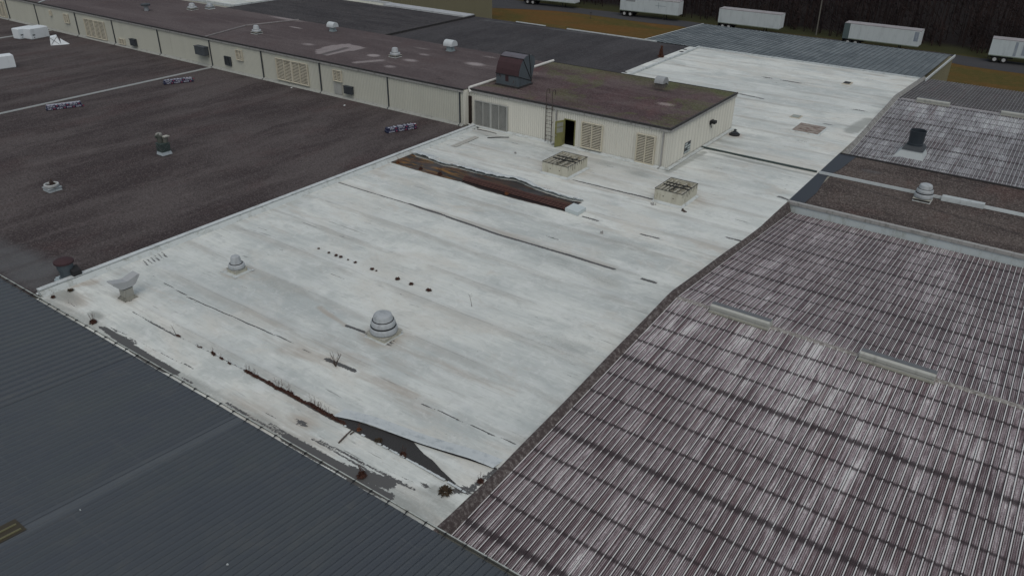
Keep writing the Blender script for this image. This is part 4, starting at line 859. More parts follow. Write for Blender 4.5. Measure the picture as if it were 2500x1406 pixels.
c.build('curved_top',worn('mauve_sheet',(.13,.125,.145),(.08,.06,.065),.5,2.5,.5,.1),t,local=True)
c=MB(); c.box(-.05,hw+.05,-.05,.0,.98,1.03); c.box(-.04,hw+.04,.62,.68,2.32,2.37); c.box(-.04,hw+.04,1.5,1.58,2.575,2.62)
X_=hw+.02
for a_,b__ in (((0,1.0),(1.95,.32)),((.65,2.32),(1.95,.32)),((1.52,2.56),(1.95,.32))): c.tube((X_,a_[0],a_[1]),(X_,b__[0],b__[1]),.03,n=5)
c.build('seam_bars',SOOT,t,local=True)
c=MB(); c.box(-.08,hw+.08,-.08,2.05,0,.15); c.build('curb',FLASH,t,local=True)
c=MB(); c.box(hw*.42,hw*.56,-.012,-.002,.45,.96); c.box(hw*.03,hw*.06,-.012,-.002,.75,.97); c.box(hw*.12,hw*.16,-.012,-.002,.8,.97); c.box(hw*.2,hw*.22,-.012,-.002,.7,.97); c.build('rust_patch',MAROON,t,local=True)
# penthouse far vent
t=thing('curved_vent','small grey curved exhaust cowl near the back of the mossy penthouse roof','roof vent',place(1612,214,zp))
c=MB(); c.frus((0,0),.36,.36,0,.42); c.build('duct',worn('mottled_duct',(.12,.11,.10),(.07,.045,.04),.5,6),t,local=True)
c=MB(); K=8; vs=[]
for s in (-.42,.42):
    for k in range(K): a=math.pi*.95*k/(K-1); vs.append((s,-math.cos(a)*.55+.1,.42+math.sin(a)*.5))
    vs+=[(s,.62,.15),(s,.3,.4),(s,-.40,.40)]
n=K+3; c.add(vs,[(i,i+n,(i+1)%n+n,(i+1)%n) for i in range(n)]+[tuple(range(n)),tuple(range(2*n-1,n-1,-1))]); c.build('hood',worn('grey_cowl',(.30,.32,.33),(.16,.16,.16),.4,4,.5),t,local=True,smooth=True)
# curb boxes with open tops
def curb_box(c00,c10,c01,h,label):
    p=at(*c00); a=at(*c10); b_=at(*c01)   # near corner, left corner, right corner
    wx=abs(a[0]-p[0]); wy=abs(b_[1]-p[1]); t=thing('open_curb_box',label,'roof curb',(p[0]-wx/2,p[1]+wy/2,0),0,'open cream curb boxes')
    X,Y=wx/2,wy/2; c=MB(); T=.05
    c.box(-X,X,-Y,-Y+T,.0,h); c.box(-X,X,Y-T,Y,.0,h); c.box(-X,-X+T,-Y+T,Y-T,.0,h); c.box(X-T,X,-Y+T,Y-T,.0,h); c.build('curb',CREAM,t,local=True)
    c=MB(); c.box(-X+T,X-T,-Y+T,Y-T,.02,h-.28); c.build('deck',worn('grimy_deck',(.33,.32,.26),(.10,.09,.07),.6,4,.8,vert=False),t,local=True)
    c=MB()
    for k in range(7):
        x=-X+T+.12+k*(2*X-.3)/6.5
        if k in (0,1,2,4,6): c.box(x,x+.09,-Y+T,Y-T,h-.20,h-.09)
    c.build('joists',worn('cream_joist',(.42,.41,.35),(.12,.11,.09),.6,5,.8,vert=False),t,local=True)
    c=MB()
    for s in (-X,X): c.box(s-.014,s+.014,-Y-.02,Y+.02,h,h+.03)
    for s in (-Y,Y): c.box(-X+.015,X-.015,s-.014,s+.014,h,h+.03)
    c.box(-X+.05,X-.05,-.05,.02,h-.08,h-.02); c.box(-X+.05,X-.05,Y*.35,Y*.35+.05,h-.08,h-.02)
    c.tube((-X*.2,-Y*.6,h-.05),(X*.5,Y*.6,h-.1),.025,n=5); c.tube((X*.1,-Y*.6,h-.05),(-X*.3,Y*.6,h-.1),.02,n=5); c.box(-X+.1,-X+.8,-Y+.1,-Y+.14,h-.05,h-.02)
    c.build('frame_bars',SOOT,t,local=True)
    c=MB(); c.frus((0,0),X+.16,Y+.16,.0,.14,X+.01,Y+.01); c.build('flashing',CURBW,t,local=True)
    c=MB()
    for u in (-.35,.38): c.box(X*u-.03,X*u+.03,-Y-.012,-Y-.002,h*.52,h*.52+.07)
    c.build('bolt_plates',SOOT,t,local=True); 
    c=MB()
    for k in range(9):
        y=-Y+.1+k*(2*Y-.2)/8.5+random.uniform(-.03,.03); l=random.uniform(.15,.5)*h; c.box(X+.002,X+.010,y,y+random.uniform(.02,.05),h-l-.02,h-.0)
    c.build('rust_runs',plain('dark_streak',(.05,.042,.032),.9),t,local=True); return t
curb_box((1384,438),(1326,421),(1433,412),.88,'open cream curb box nearest the penthouse louvers, dark bars across its top')
curb_box((1662,508),(1599,489),(1711,483),.92,'open cream curb box farther right, rails crossing over its bare top')
# Y shaped vent
t=thing('twin_cowl_vent','grey y shaped vent with two upward boxes at left of the white roof','roof vent',place(313,727))
c=MB(); c.frus((0,0),.38,.38,0,.16,.26,.26); c.build('curb',worn('dirty_curb',(.22,.22,.19),(.05,.05,.045),.6,7),t,local=True)
GV=worn('grey_vent_sheet',(.36,.375,.385),(.25,.255,.26),.35,3,.5); c=MB(); c.frus((0,0),.24,.24,.161,.62,.24,.24); c.build('duct',worn('warm_grey_sheet',(.30,.30,.27),(.2,.2,.18),.4,4),t,local=True)
c=MB(); c.box(-.255,.255,-.255,.255,.62,.665); c.build('collar',SOOT,t,local=True)
c=MB()
for s in (-1,1):
    y0=.0; a=[(-.25,s*.0,.666),(.25,s*.0,.666),(.25,s*.26,.666),(-.25,s*.26,.666)]; b_=[(-.26,s*.0,1.10),(.26,s*.0,1.10),(.26,s*.95,1.26),(-.26,s*.95,1.26)]
    mid=[(-.25,s*.26,.70),(.25,s*.26,.70),(.25,s*.72,.98),(-.25,s*.72,.98)]
    side=[(0.003*s,.666),(s*.24,.666),(s*.42,.74),(s*.74,1.14),(s*.70,1.20),(s*.16,1.06),(s*.003,1.02)]
    n=len(side); vs=[(-.27,y,z) for y,z in side]+[(.27,y,z) for y,z in side]
    fs=[(i,(i+1)%n,(i+1)%n+n,i+n) for i in range(n)]+[tuple(range(n)),tuple(range(2*n-1,n-1,-1))]
    c=MB(); c.add(vs,fs); c.build('cowl',GV,t,local=True)
# capped stack beside curb
t=thing('capped_stack','large drum stack with rusty maroon cap on brown roof by the white curb','roof vent',place(168,683))
c=MB(); c.frus((0,0),.52,.52,0,.09,.50,.50); c.frus((0,0),.46,.46,.091,.20,.44,.44); c.build('curb',worn('teal_white_curb',(.36,.43,.46),(.14,.17,.18),.4,3),t,local=True)
c=MB(); c.lathe([(.42,.2),(.34,.26),(.34,.58),(.40,.70),(.42,1.05),(.40,1.06)],n=26); c.build('drum',worn('slate_drum',(.075,.095,.110),(.04,.05,.06),.5,3,.6),t,local=True)
c=MB(); c.lathe([(.40,1.05),(.50,1.04),(.50,1.14),(.30,1.26),(.001,1.31)],n=26); c.build('cap',MAROON,t,local=True)
c=MB(); c.box(.22,.62,.05,.50,.18,.62); c.hexa([(.22,.05,.621),(.62,.05,.621),(.62,.5,.621),(.22,.5,.621)],[(.22,.05,.80),(.5,.05,.66),(.5,.5,.66),(.22,.5,.80)]); c.build('motor_box',SOOT,t,local=True)
# green turret
t=thing('turret_exhaust','tall green grey exhaust with twin cowls standing on the brown roof','roof vent',place(402,376)); t.scale=(.85,.85,.82)
c=MB(); c.frus((0,0),.48,.48,0,.32,.42,.42); c.build('curb',worn('pale_blue_curb',(.36,.41,.44),(.22,.25,.26),.4,3),t,local=True)
c=MB(); c.box(-.45,.45,-.45,.45,.32,.37); c.frus((0,0),.41,.41,.371,1.10,.44,.44); c.build('housing',GREENM,t,local=True)
c=MB()
for f_ in (-1,):
    for a_,b__ in (((-.40,.40),(.42,1.08)),((.40,.40),(-.42,1.08))): c.tube((a_[0],-.43,a_[1]),(b__[0],-.46,b__[1]),.012,n=4); c.tube((.43,a_[0],a_[1]),(.46,b__[0],b__[1]),.012,n=4)
c.build('cross_braces',worn('dull_brace',(.12,.13,.14),(.07,.07,.07),.4,5),t,local=True)
c=MB(); c.tube((-.12,-.1,1.1),(-.16,-.1,1.62),.24,.25,n=16); c.tube((-.16,-.1,1.62),(-.26,-.26,1.85),.26,.26,n=16); c.build('cowl',worn('khaki_cowl',(.075,.085,.075),(.07,.07,.06),.5,5),t,local=True,smooth=True)
c=MB(); c.tube((.16,.22,1.1),(.18,.26,1.55),.22,.22,n=14); c.build('cowl',worn('khaki_grey_cowl',(.11,.112,.10),(.08,.07,.06),.5,5),t,local=True,smooth=True)
c=MB(); c.hexa([(-.12,.05,1.58),(.42,.05,1.60),(.42,.55,1.60),(-.12,.55,1.58)],[(-.12,.05,1.66),(.44,.05,1.70),(.44,.57,1.70),(-.12,.57,1.66)]); c.build('cover_plate',worn('cream_plate',(.40,.40,.36),(.2,.2,.17),.4,5),t,local=True)
c=MB(); c.lathe([(.27,.0),(.30,.10),(.26,.26),(.12,.34),(.001,.36)],c=(-.24,-.05,1.66),n=16); c.build('rain_cap',worn('pale_cap',(.26,.26,.24),(.12,.12,.1),.5,5),t,local=True)
# burned out curb ventilator
t=thing('broken_vent','broken round ventilator base with charred core on the brown roof, far left','roof vent',place(129,464))
c=MB(); c.frus((0,0),.44,.44,0,.20,.40,.40); c.box(-.46,.46,-.46,.46,.205,.235); c.build('curb',worn('grey_blue_curb',(.33,.37,.39),(.18,.2,.21),.4,3),t,local=True)
c=MB(); c.lathe([(.36,.24),(.44,.27),(.48,.36),(.46,.45),(.40,.47),(.36,.44),(.34,.30)],n=28); c.build('ring',worn('ring_sheet',(.42,.44,.44),(.25,.26,.25),.4,3),t,local=True)
c=MB(); c.lathe([(.001,.34),(.34,.33)],n=14); c.box(-.10,.12,-.06,.14,.34,.60); c.tube((0,.03,.6),(-.03,.05,.76),.05,n=6); c.tube((-.25,.1,.35),(.25,.0,.45),.04,n=5); c.tube((-.1,-.25,.35),(.05,.25,.45),.04,n=5); c.build('motor',plain('charred_rust',(.05,.035,.03)),t,local=True)
# low drain assembly by the penthouse corner
t=thing('roof_drain_vent','low black round vent base on white roof beside the penthouse far corner','roof vent',place(1793,330))
c=MB(); c.lathe([(.42,.0),(.46,.1),(.36,.16)],n=20); c.lathe([(.36,.16),(.001,.17)],n=20); c.build('pan',SOOT,t,local=True)
c=MB(); c.lathe([(.28,.17),(.30,.24),(.2,.27)],n=16); c.box(-.08,.08,-.08,.08,.2,.5); c.tube((-.15,0,.3),(.15,.05,.44),.04,n=5); c.build('fan_core',DGREY,t,local=True)
# cylinder stack on gable 2
def g2p(px,py,dz=0):
    d=ray(px,py); k=.062; t_=( .62-k*82 -HC)/(d[2]-k*d[1]); return np.array([d[0]*t_,d[1]*t_,HC+d[2]*t_])
p=g2p(2222,378); t=thing('cylinder_stack','wide dark blue grey cylinder stack on the pale far ribbed roof','roof vent',(p[0],p[1],p[2]))
c=MB(); c.frus((0,0),1.15,.95,-.12,.55,.72,.72,(.15,.1)); c.build('curb',worn('pale_curb_sheet',(.42,.46,.47),(.30,.32,.33),.35,2.5),t,local=True)
c=MB(); c.frus((.15,.1),.80,.80,.551,.85,.62,.62); c.build('base_collar',DGREY,t,local=True)
c=MB(); c.lathe([(.60,.85),(.60,1.0),(.56,1.02),(.60,1.95),(.62,2.0),(.58,2.0),(.55,1.2),(.001,1.2)],c=(.15,.1,0),n=32); c.build('stack',worn('slate_stack',(.035,.045,.055),(.06,.07,.08),.4,3,.5,.1),t,local=True)
p=g2p(2156,384); q=g2p(2240,385); t=thing('loose_rail','long thin metal rail lying across the ribbed roof at the stack foot','rail',((p[0]+q[0])/2,(p[1]+q[1])/2,p[2]))
c=MB(); dd=(q-p)/2; c.tube((-dd[0],-dd[1],.06),(dd[0],dd[1],.12),.035,n=5); c.tube((-dd[0],-dd[1]+.13,.06),(dd[0],dd[1]+.13,.12),.035,n=5)
for k in range(9): s=-1+k/4; c.tube((dd[0]*s,dd[1]*s,.09),(dd[0]*s,dd[1]*s+.13,.09),.015,n=4)
c.build('rail',GALV,t,local=True)
# hatches
def hatch(pts,h,label,slats,mat,frame,name='roof_hatch'):
    P=[at(*q) for q in pts]; x0=min(p[0] for p in P); x1=max(p[0] for p in P); y0=min(p[1] for p in P); y1=max(p[1] for p in P)
    t=thing(name,label,'roof hatch',((x0+x1)/2,(y0+y1)/2,0)); X,Y=(x1-x0)/2,(y1-y0)/2
    c=MB(); c.frus((0,0),X+.1,Y+.1,.0,h,X,Y); c.build('curb',CURBW if not frame else worn('tan_curb',(.44,.42,.35),(.3,.26,.2),.5,3),t,local=True)
    c=MB()
    for k in range(slats): a=-Y+.06+k*(2*Y-.12)/slats; c.box(-X+.06,X-.06,a,a+(2*Y-.12)/slats-.10,h+.004,h+.03+.012*(k%2))
    c.build('lid',mat,t,local=True)
    c=MB(); c.box(-X+.05,X-.05,-Y+.05,Y-.05,h+.001,h+.0035); c.build('opening',SOOT,t,local=True); return t
hatch([(1931,320),(1998,331),(2015,313),(1954,303)],.10,'large flat rusted metal sheet hatch on the far white roof',4,worn('pale_rust_sheet',(.30,.265,.235),(.11,.055,.04),.62,2.2,.8,vert=False),False)
hatch([(1930,287),(1950,290),(1955,284),(1937,281)],.06,'small flat grey hatch beside the rusted sheet on white roof',1,worn('grey_lid',(.30,.33,.31),(.15,.15,.14),.4,5),True)
hatch([(2056,206),(2074,208),(2078,203),(2062,202)],.10,'small dark lidded hatch alone near the back of the white roof',1,SOOT,True)
# ================================================================ LOOSE THINGS
def rbox(m,x0,x1,y0,y1,z0,z1,b_=.06):   # chamfered box
    X,Y=(x0+x1)/2,(y0+y1)/2; a,b2=(x1-x0)/2,(y1-y0)/2
    m.frus((X,Y),a-b_*.5,b2-b_*.5,z0,z0+b_,a,b2); m.frus((X,Y),a,b2,z0+b_,z1-b_,a,b2); m.frus((X,Y),a,b2,z1-b_,z1,a-b_,b2-b_)
def crate(c0,c1,c2,h,label,mark=True):
    p=at(*c0); a=at(*c1); b_=at(*c2); ly=math.hypot(*(a-p)[:2]); lx=math.hypot(*(b_-p)[:2]); ang=math.atan2(a[1]-p[1],a[0]-p[0])-math.pi/2
    t=thing('wrapped_crate',label,'wrapped pallet',(p[0],p[1],0),ang,'white wrapped pallets on brown roof'); lx=min(lx,2.4)
    c=MB(); rbox(c,-lx,0,0,ly,.02,h,.07); c.build('wrapping',WRAP,t,local=True)
    if mark: c=MB(); c.box(.002,.010,ly*.08,ly*.22,h*.34,h*.46); c.box(.002,.010,ly*.13,ly*.18,h*.15,h*.22); c.build('print',plain('grey_print',(.10,.12,.13)),t,local=True)
    return t
crate((50,97.5),(93,89.5),(41.5,94),1.25,'white wrapped pallet, left one of the two side by side at far left')
crate((79,98.2),(122,90.2),(67,93.2),1.30,'white wrapped pallet, right one of the pair near the cream wall')
crate((-38,176),(40.5,165.5),(-50,172),1.35,'white wrapped pallet alone, cut by the left edge of the picture',False)
p=at(124,112); a=at(150,110); t=thing('collapsed_bundle','small sagging white tarped bundle beside the wrapped pallets','bundle',(p[0],p[1],0),math.atan2(a[1]-p[1],a[0]-p[0])-math.pi/2)
ly=math.hypot(*(a-p)[:2]); c=MB(); c.hexa([(-1.0,0,.01),(.0,0,.01),(.15,ly,.01),(-1.0,ly,.01)],[(-.9,.15,.95),(-.25,.1,.85),(-.3,ly-.3,1.0),(-.9,ly-.3,1.05)]); c.hexa([(-1.,ly,.01),(.1,ly,.01),(.0,ly+.9,.01),(-.6,ly+.8,.01)],[(-.8,ly,.6),(-.1,ly,.35),(-.1,ly+.6,.12),(-.5,ly+.5,.15)]); c.build('tarp',WRAP,t,local=True)
c=MB(); c.tube((.02,.1,.1),(-.22,ly-.3,.9),.02,n=4); c.tube((-.22,.1,.86),(.12,ly-.2,.1),.02,n=4); c.build('strap',SOOT,t,local=True)
def bundle(p0,p1,label,seed):
    a=at(*p0); b_=at(*p1); L=math.hypot(*(b_-a)[:2]); t=thing('printed_bundle',label,'packaged boards',(a[0],a[1],0),math.atan2(b_[1]-a[1],b_[0]-a[0]),'printed bundles laid on brown roof')
    R=random.Random(seed); c=MB(); rbox(c,0,L,-.28,.28,.02,.22,.05); rbox(c,.06,L-.08,-.22,.24,.221,.42,.05); c.build('wrap',NAVY,t,local=True)
    c=MB(); d=MB()
    for row,(z0,z1,y) in enumerate(((.06,.18,-.284),(.26,.38,-.224))):
        x=.12+R.uniform(0,.2)
        while x<L-.3:
            k=R.randint(4,6)
            for i in range(k):
                w_=R.uniform(.05,.09); 
                if R.random()<.5: c.box(x,x+w_*.4,y-.008,y-.002,z0,z1); c.box(x+w_*.4,x+w_,y-.008,y-.002,z1-.035,z1)
                else: c.box(x,x+w_,y-.008,y-.002,z0,z0+.04); c.box(x+w_*.3,x+w_*.6,y-.008,y-.002,z0+.04,z1)
                x+=w_+.025
                if x>L-.2: break
            d.box(x+.08,x+.22,y-.009,y-.002,z0+.01,z1-.01); x+=.36
    for k in range(int(L/.3)):
        x=.1+k*.3+R.uniform(0,.1)
        c.box(x,x+R.uniform(.12,.26),-.17,-.02,.422,.428)
        if R.random()<.6: c.box(x+.05,x+R.uniform(.12,.2),.12,.2,.422,.428)
        if R.random()<.3: d.box(x,x+.1,.02,.14,.422,.428)
    if seed==1: c.box(.08,L-.1,.14,.235,.37,.43)
    c.build('lettering',PRINTW,t,local=True); d.build('red_marks',PRINTR,t,local=True); return t
bundle((113,270),(202,259),'navy printed bundle of boards below the pale joint line, leftmost',1)
bundle((399,207),(472,199),'navy printed bundle of boards just right of the pale joint line',2)
bundle((942,325),(1015,313),'navy printed bundle of boards near the white roof curb',3)
# sheets and sticks near the penthouse
P=[at(*q) for q in ((1100,358),(1113,361),(1169,337),(1158,334))]; cx=sum(p[0] for p in P)/4; cy=sum(p[1] for p in P)/4
t=thing('loose_siding_sheet','loose pale ribbed metal sheet lying on the white roof left of the door','metal sheet',(cx,cy,0))
c=MB(); 
for k in range(4):
    u0,u1=k/4,(k+.9)/4; L_=lambda u:P[0]+(P[1]-P[0])*u; R_=lambda u:P[3]+(P[2]-P[3])*u
    q=[L_(u0),L_(u1),R_(u1),R_(u0)]; c.hexa([(v[0]-cx,v[1]-cy,.03) for v in q],[(v[0]-cx,v[1]-cy,.06+.02*(k%2)) for v in q])
c.build('sheet',worn('pale_sheet',(.42,.42,.39),(.28,.28,.25),.4,4),t,local=True)
def stick(a,b_,label,r=.025,mat=None,z=.05,kind='stick',name='loose_stick'):
    p,q=at(*a),at(*b_); t=MB(); m=(p+q)/2; d=(q-p)/2
    t.tube((-d[0],-d[1],z),(d[0]*.2,d[1]*.2+.03,z+.02),r,n=5); t.tube((d[0]*.2,d[1]*.2+.03,z+.02),(d[0],d[1],z),r*.8,n=5)
    o=t.build(name,mat or STEM); o.location=(m[0],m[1],0); tag(o,label,kind); return o
stick((1190,338),(1243,337),'dark thin metal strip on white roof under the large grey louver',.04,SOOT)
stick((1165,317),(1212,328),'thin grey batten lying along the base of the penthouse wall',.03)
stick((827,1083),(858,1052),'bare grey branch lying across the white strip by the torn membrane',.035)
stick((855,1062),(865,1057),'short broken twig beside the bare grey branch',.03)
# white slab at the end of the tear
P=[at(*z8(*q)) for q in ((1925,750),(2050,795),(2130,745),(2010,702))]; cx=sum(p[0] for p in P)/4; cy=sum(p[1] for p in P)/4
c=MB(); c.hexa([(p[0]-cx,p[1]-cy,.0) for p in P],[(p[0]-cx,p[1]-cy,.24) for p in P]); o=c.build('insulation_slab',worn('slab_white',(.50,.56,.57),(.36,.4,.42),.3,3,.6)); o.location=(cx,cy,.02); tag(o,'white rectangular slab at the right end of the long torn strip','slab')
for (q,l,s) in (((1594,500),'crumpled pale scrap left of the farther curb box',.18),((1672,517),'brown debris scrap at the near corner of the farther curb box',.2),((1471,570),'tiny white patch scrap on open white roof',.12),((1258,375),'small dark debris lump on white roof near the ladder',.1)):
    p=at(*q); c=MB(); R=random.Random(int(q[0]))
    for k in range(6): x,y=R.uniform(-s,s),R.uniform(-s*.6,s*.6); c.frus((x,y),s*.3,s*.25,.01,.05+R.uniform(0,.12),s*.15,s*.12)
    o=c.build('debris',FASCIA if 'pale' in l or 'white' in l else STEM); o.location=(p[0],p[1],.0); tag(o,l,'debris')
# ================================================================ WEEDS
def tuft_mesh(name,r,h,n,mat,seed,stalks=0,sh=.5):
    R=random.Random(seed); c=MB()
    for k in range(n):
        a=R.uniform(0,6.283); d=r*R.random()**.6*.55; x,y=d*math.cos(a),d*math.sin(a); l=R.uniform(.5,1.)*r; ez=h*R.uniform(.2,1.)
        b2=a+R.uniform(-.8,.8); ex,ey=x+l*.75*math.cos(b2),y+l*.75*math.sin(b2); w_=.018+.03*r; px,py=-math.sin(b2)*w_,math.cos(b2)*w_
        mx,my,mz=(x+ex)/2,(y+ey)/2,ez
        c.add([(x-px,y-py,.0),(x+px,y+py,.0),(mx+px,my+py,mz),(mx-px,my-py,mz),(ex,ey,ez*.35)],[(0,1,2,3),(3,2,4)])
    for k in range(stalks):
        a=R.uniform(0,6.283); x,y=R.uniform(-r,r)*.6,R.uniform(-r,r)*.3; l=sh*R.uniform(.6,1.1)
        m1=(x+.06*math.cos(a),y+.06*math.sin(a),l*.55); m2=(x+.16*math.cos(a),y+.16*math.sin(a),l); c.tube((x,y,0),m1,.008,n=3); c.tube(m1,m2,.006,.003,n=3)
        for j in range(3): z=l*(.6+.13*j); c.tube((x+.1*math.cos(a),y+.1*math.sin(a),z),(x+.1*math.cos(a)+R.uniform(-.08,.08),y+R.uniform(-.08,.08)+.1*math.sin(a),z+.09),.005,n=3)
    me=bpy.data.meshes.new(name); me.from_pydata(c.v,[],c.f); me.materials.append(mat); me.update(); return me
TM=[tuft_mesh('weed_tuft',.22,.12,70,WEED,i) for i in range(3)]; TS=[tuft_mesh('weed_tuft',.24,.13,70,WEED,10+i,5,.75) for i in range(3)]
def weed(px,py,s,me,label,group,cat='weed',el=False):
    o=bpy.data.objects.new('weed_tuft',me); link(o); p=at(px,py); o.location=(p[0],p[1],.012); o.rotation_euler=(0,0,random.uniform(-.25,.25) if el else random.uniform(0,6.28)); o.scale=(s*1.05,s*.40,s*.6) if el else (s*.72,s*.72,s*.8); return tag(o,label,cat,group)
row=[(777.9,607.8,.55),(802.9,617.7,.6),(820.5,624.6,.75),(832,628.3,.75),(849.9,634.8,.45),(867.5,641.6,.7),(908.8,658,.85),(918.7,661.6,.45),(970.8,682.3,1.0),(1004,694.6,.9),(1046.8,710,1.1)]
ordn=['first','second','third','fourth','fifth','sixth','seventh','eighth','ninth','tenth','eleventh']
for i,(x,y,s) in enumerate(row): weed(x,y,s,TM[i%3],'small rusty weed tuft, %s from the left in the short row amid white roof'%ordn[i],'short row of weed tufts on open roof')
crk=[(435,820.5,.8,0),(481,843,.5,0),(488,848,.7,0),(521,864.6,1.,1),(541,876,.7,1),(560,888,.6,1),(607,910.6,1.2,1),(625.4,921,1.1,1),(641,928,.8,0),(658,937,1.3,0),(670,944,.9,0),(682,951,1.3,1),(696,957,.9,0),(709,963,1.3,1),(720,970,1.,0),(730,976.6,1.2,0),(746,984,1.,0),(762,991,1.2,1),(775,999.4,1.3,1),(786,1006.5,1.2,1),(798,1012,1.,1),(810,1018,1.2,0),(822,1025,.9,0),(834.6,1032,1.1,0)]
words=['leftmost, with a bare leaning twig','second','third','fourth','fifth','sixth','seventh','eighth','ninth','tenth','eleventh','twelfth','thirteenth','fourteenth','fifteenth','sixteenth','seventeenth','eighteenth','nineteenth','twentieth','twenty first','twenty second','twenty third','rightmost before the dark tear']
for i,(x,y,s,k) in enumerate(crk): weed(x,y,s,(TS if k else TM)[i%3],'rusty weed clump in the long front crack, %s%s'%(words[i],'' if i in (0,23) else ' from the left'),'weeds along the long front crack',el=True)
SB_=tuft_mesh('weed_tuft',.30,.22,120,WEED,40,9,.8); SG=tuft_mesh('weed_tuft',.3,.16,90,WEEDG,41); SO=tuft_mesh('weed_tuft',.25,.16,80,WEEDO,43,4,.6)
for x,y,s,me,l in ((228,789,1.,SB_,'rusty weed clump with tall stalks against the gutter at left'),(173,710,.8,SG,'olive moss clump beside the left end of the white curb'),(883,1163,1.0,SB_,'rusty weed clump by the gutter in the grey worn strip'),
    (1088,1202,1.3,SG,'largest dark brown weed clump near the front tip of the white roof'),(1173,1177,.7,SB_,'red brown weed at the edge of the ribbed roof near the front tip'),
    (877,1050.6,.7,SO,'orange brown weed at the near edge of the dark front tear, left one'),(924,1077.7,.8,SG,'yellow brown weed midway along the dark front tear'),(984,1112,.7,SB_,'dark stalky weed farther right along the dark front tear'),
    (1106,331,1.3,SG,'brown litter and moss clump against the curb left of penthouse'),(1130,322,1.0,SG,'brown leaf litter trail along the curb near the penthouse corner'),(1155,316,1.,SG,'brown leaf litter heap at the penthouse front left corner'),(1064,348.6,.9,SO,'reddish tuft at the foot of the curb below the leaf litter'),
    (972,399,1.,SO,'orange stalky weed at the left tip of the rusty torn strip'),(1027,414.6,.9,SB_,'red brown tuft on the near edge of the torn strip, left of the orange rust'),(1074,427.6,1.,SB_,'red brown tuft on the near edge of the torn strip before the grille'),(1237,475.6,1.1,SO,'orange weed growing midway along the rusty grille'),
    (130,727,.6,SB_,'thin weed at the left tip of the white roof corner'),(1720,690,.01,SG,'')):
    if l: weed(x,y,s,me,l,None)
# bare shrub and lone stems
def shrub(px,py,h,n,label,seed,mat=STEM,spread=.5):
    R=random.Random(seed); c=MB()
    for k in range(n):
        a=R.uniform(0,6.28); l=h*R.uniform(.5,1.); dx,dy=math.cos(a)*spread*h,math.sin(a)*spread*h
        p=[(0,0,0),(dx*.3,dy*.3,l*.5),(dx*.8,dy*.8,l)]; c.tube(p[0],p[1],.014,.010,n=4); c.tube(p[1],p[2],.010,.004,n=4)
        for j in range(3): t_=R.uniform(.3,.9); b=(dx*t_*.7,dy*t_*.7,l*t_); c.tube(b,(b[0]+R.uniform(-.15,.15),b[1]+R.uniform(-.15,.15),b[2]+.18*h),.006,.003,n=3)
    o=c.build('dead_shrub',mat); p=at(px,py); o.location=(p[0],p[1],0); tag(o,label,'shrub')
shrub(820,895.5,.75,9,'bare dead shrub growing beside the dark patch on white roof',1); shrub(1152,748,.8,1,'single curved dry stem alone on the open white roof',5,spread=.2); shrub(430,818,.75,1,'thin bare twig at the left end of the front crack',6,spread=.3)
# orange conifer like shrub on dark roof
p=at(1613,141); t=thing('orange_shrub','rust orange narrow shrub standing on the dark roof behind the penthouse','shrub',(p[0],p[1],-.02)); c=MB(); R=random.Random(3)
for k in range(300):
    z=R.random()**1.3*1.25; r_=.30*(1-z/1.35)**1.2+.03+.10*math.sin(z*9)**2; a=R.uniform(0,6.28); d=r_*R.random()**.5; x,y=d*math.cos(a),d*math.sin(a); s=.05
    c.add([(x-s,y,z),(x+s,y+R.uniform(-s,s),z+.02),(x+R.uniform(-s,s),y+R.uniform(-s,s),z+.16)],[(0,1,2)])
c.build('crown',plain('rust_needles',(.10,.042,.028),.95),t,local=True); MB().tube((0,0,0),(0,0,1.0),.03,.01,n=5).build('trunk',STEM,t,local=True)

# ================================================================ TRAILERS
def trailer(parts=True):
    t=thing('semi_trailer','','semi trailer',(0,0,0)); L,W_,z0,z1=12.0,2.45,1.12,3.62
    c=MB(); c.box(0,L,0,W_,z0,z1-.08); b0=c.build('body',TRAILW,t,local=True)
    c=MB(); c.box(-.01,L+.01,-.012,.012-.003,z0-.07,z0+.06); c.box(-.01,L+.01,W_+.002,W_+.012,z0-.07,z0+.06); c.build('side_rail',worn('rail_green',(.20,.24,.20),(.1,.11,.1),.4,4),b0,local=True)
    c=MB(); c.box(-.02,L+.02,-.02,W_+.02,z1-.078,z1); c.build('roof',TRAILR,t,local=True)
    c=MB(); 
    for k in range(1,10): c.box(k*L/10-.012,k*L/10+.012,-.010,-.002,z0+.07,z1-.09)
    c.build('panel_seams',worn('seam_grey',(.40,.45,.47),(.3,.33,.35),.3,4),b0,local=True)
    c=MB(); c.box(L+.001,L+.02,.05,W_-.05,z0+.05,z1-.12); c.build('front_panel',worn('front_white',(.55,.59,.60),(.3,.33,.34),.3,2),t,local=True)
    c=MB(); c.box(.3,3.4,.5,1.95,.72,1.04); c.box(.02,.12,.1,2.3,.45,1.04); c.build('chassis',SOOT,t,local=True)
    for x in (1.0,2.25):
        for y,s in ((.02,-1),(W_-.30,1)):
            c=MB(); c.tube((x,y,.52),(x,y+.28,.52),.52,n=20); w_=c.build('wheel',TIRE,t,local=True)
            c=MB(); yy=y-.012 if s<0 else y+.28; c.tube((x,yy,.52),(x,yy+.012,.52),.27,n=16); c.build('rim',RIMM,w_,local=True)
    for y in (.45,1.95): c=MB(); c.box(9.0,9.14,y-.06,y+.06,.08,1.1); c.box(8.9,9.24,y-.12,y+.12,.0,.08); c.build('landing_leg',SOOT,t,local=True)
    return t
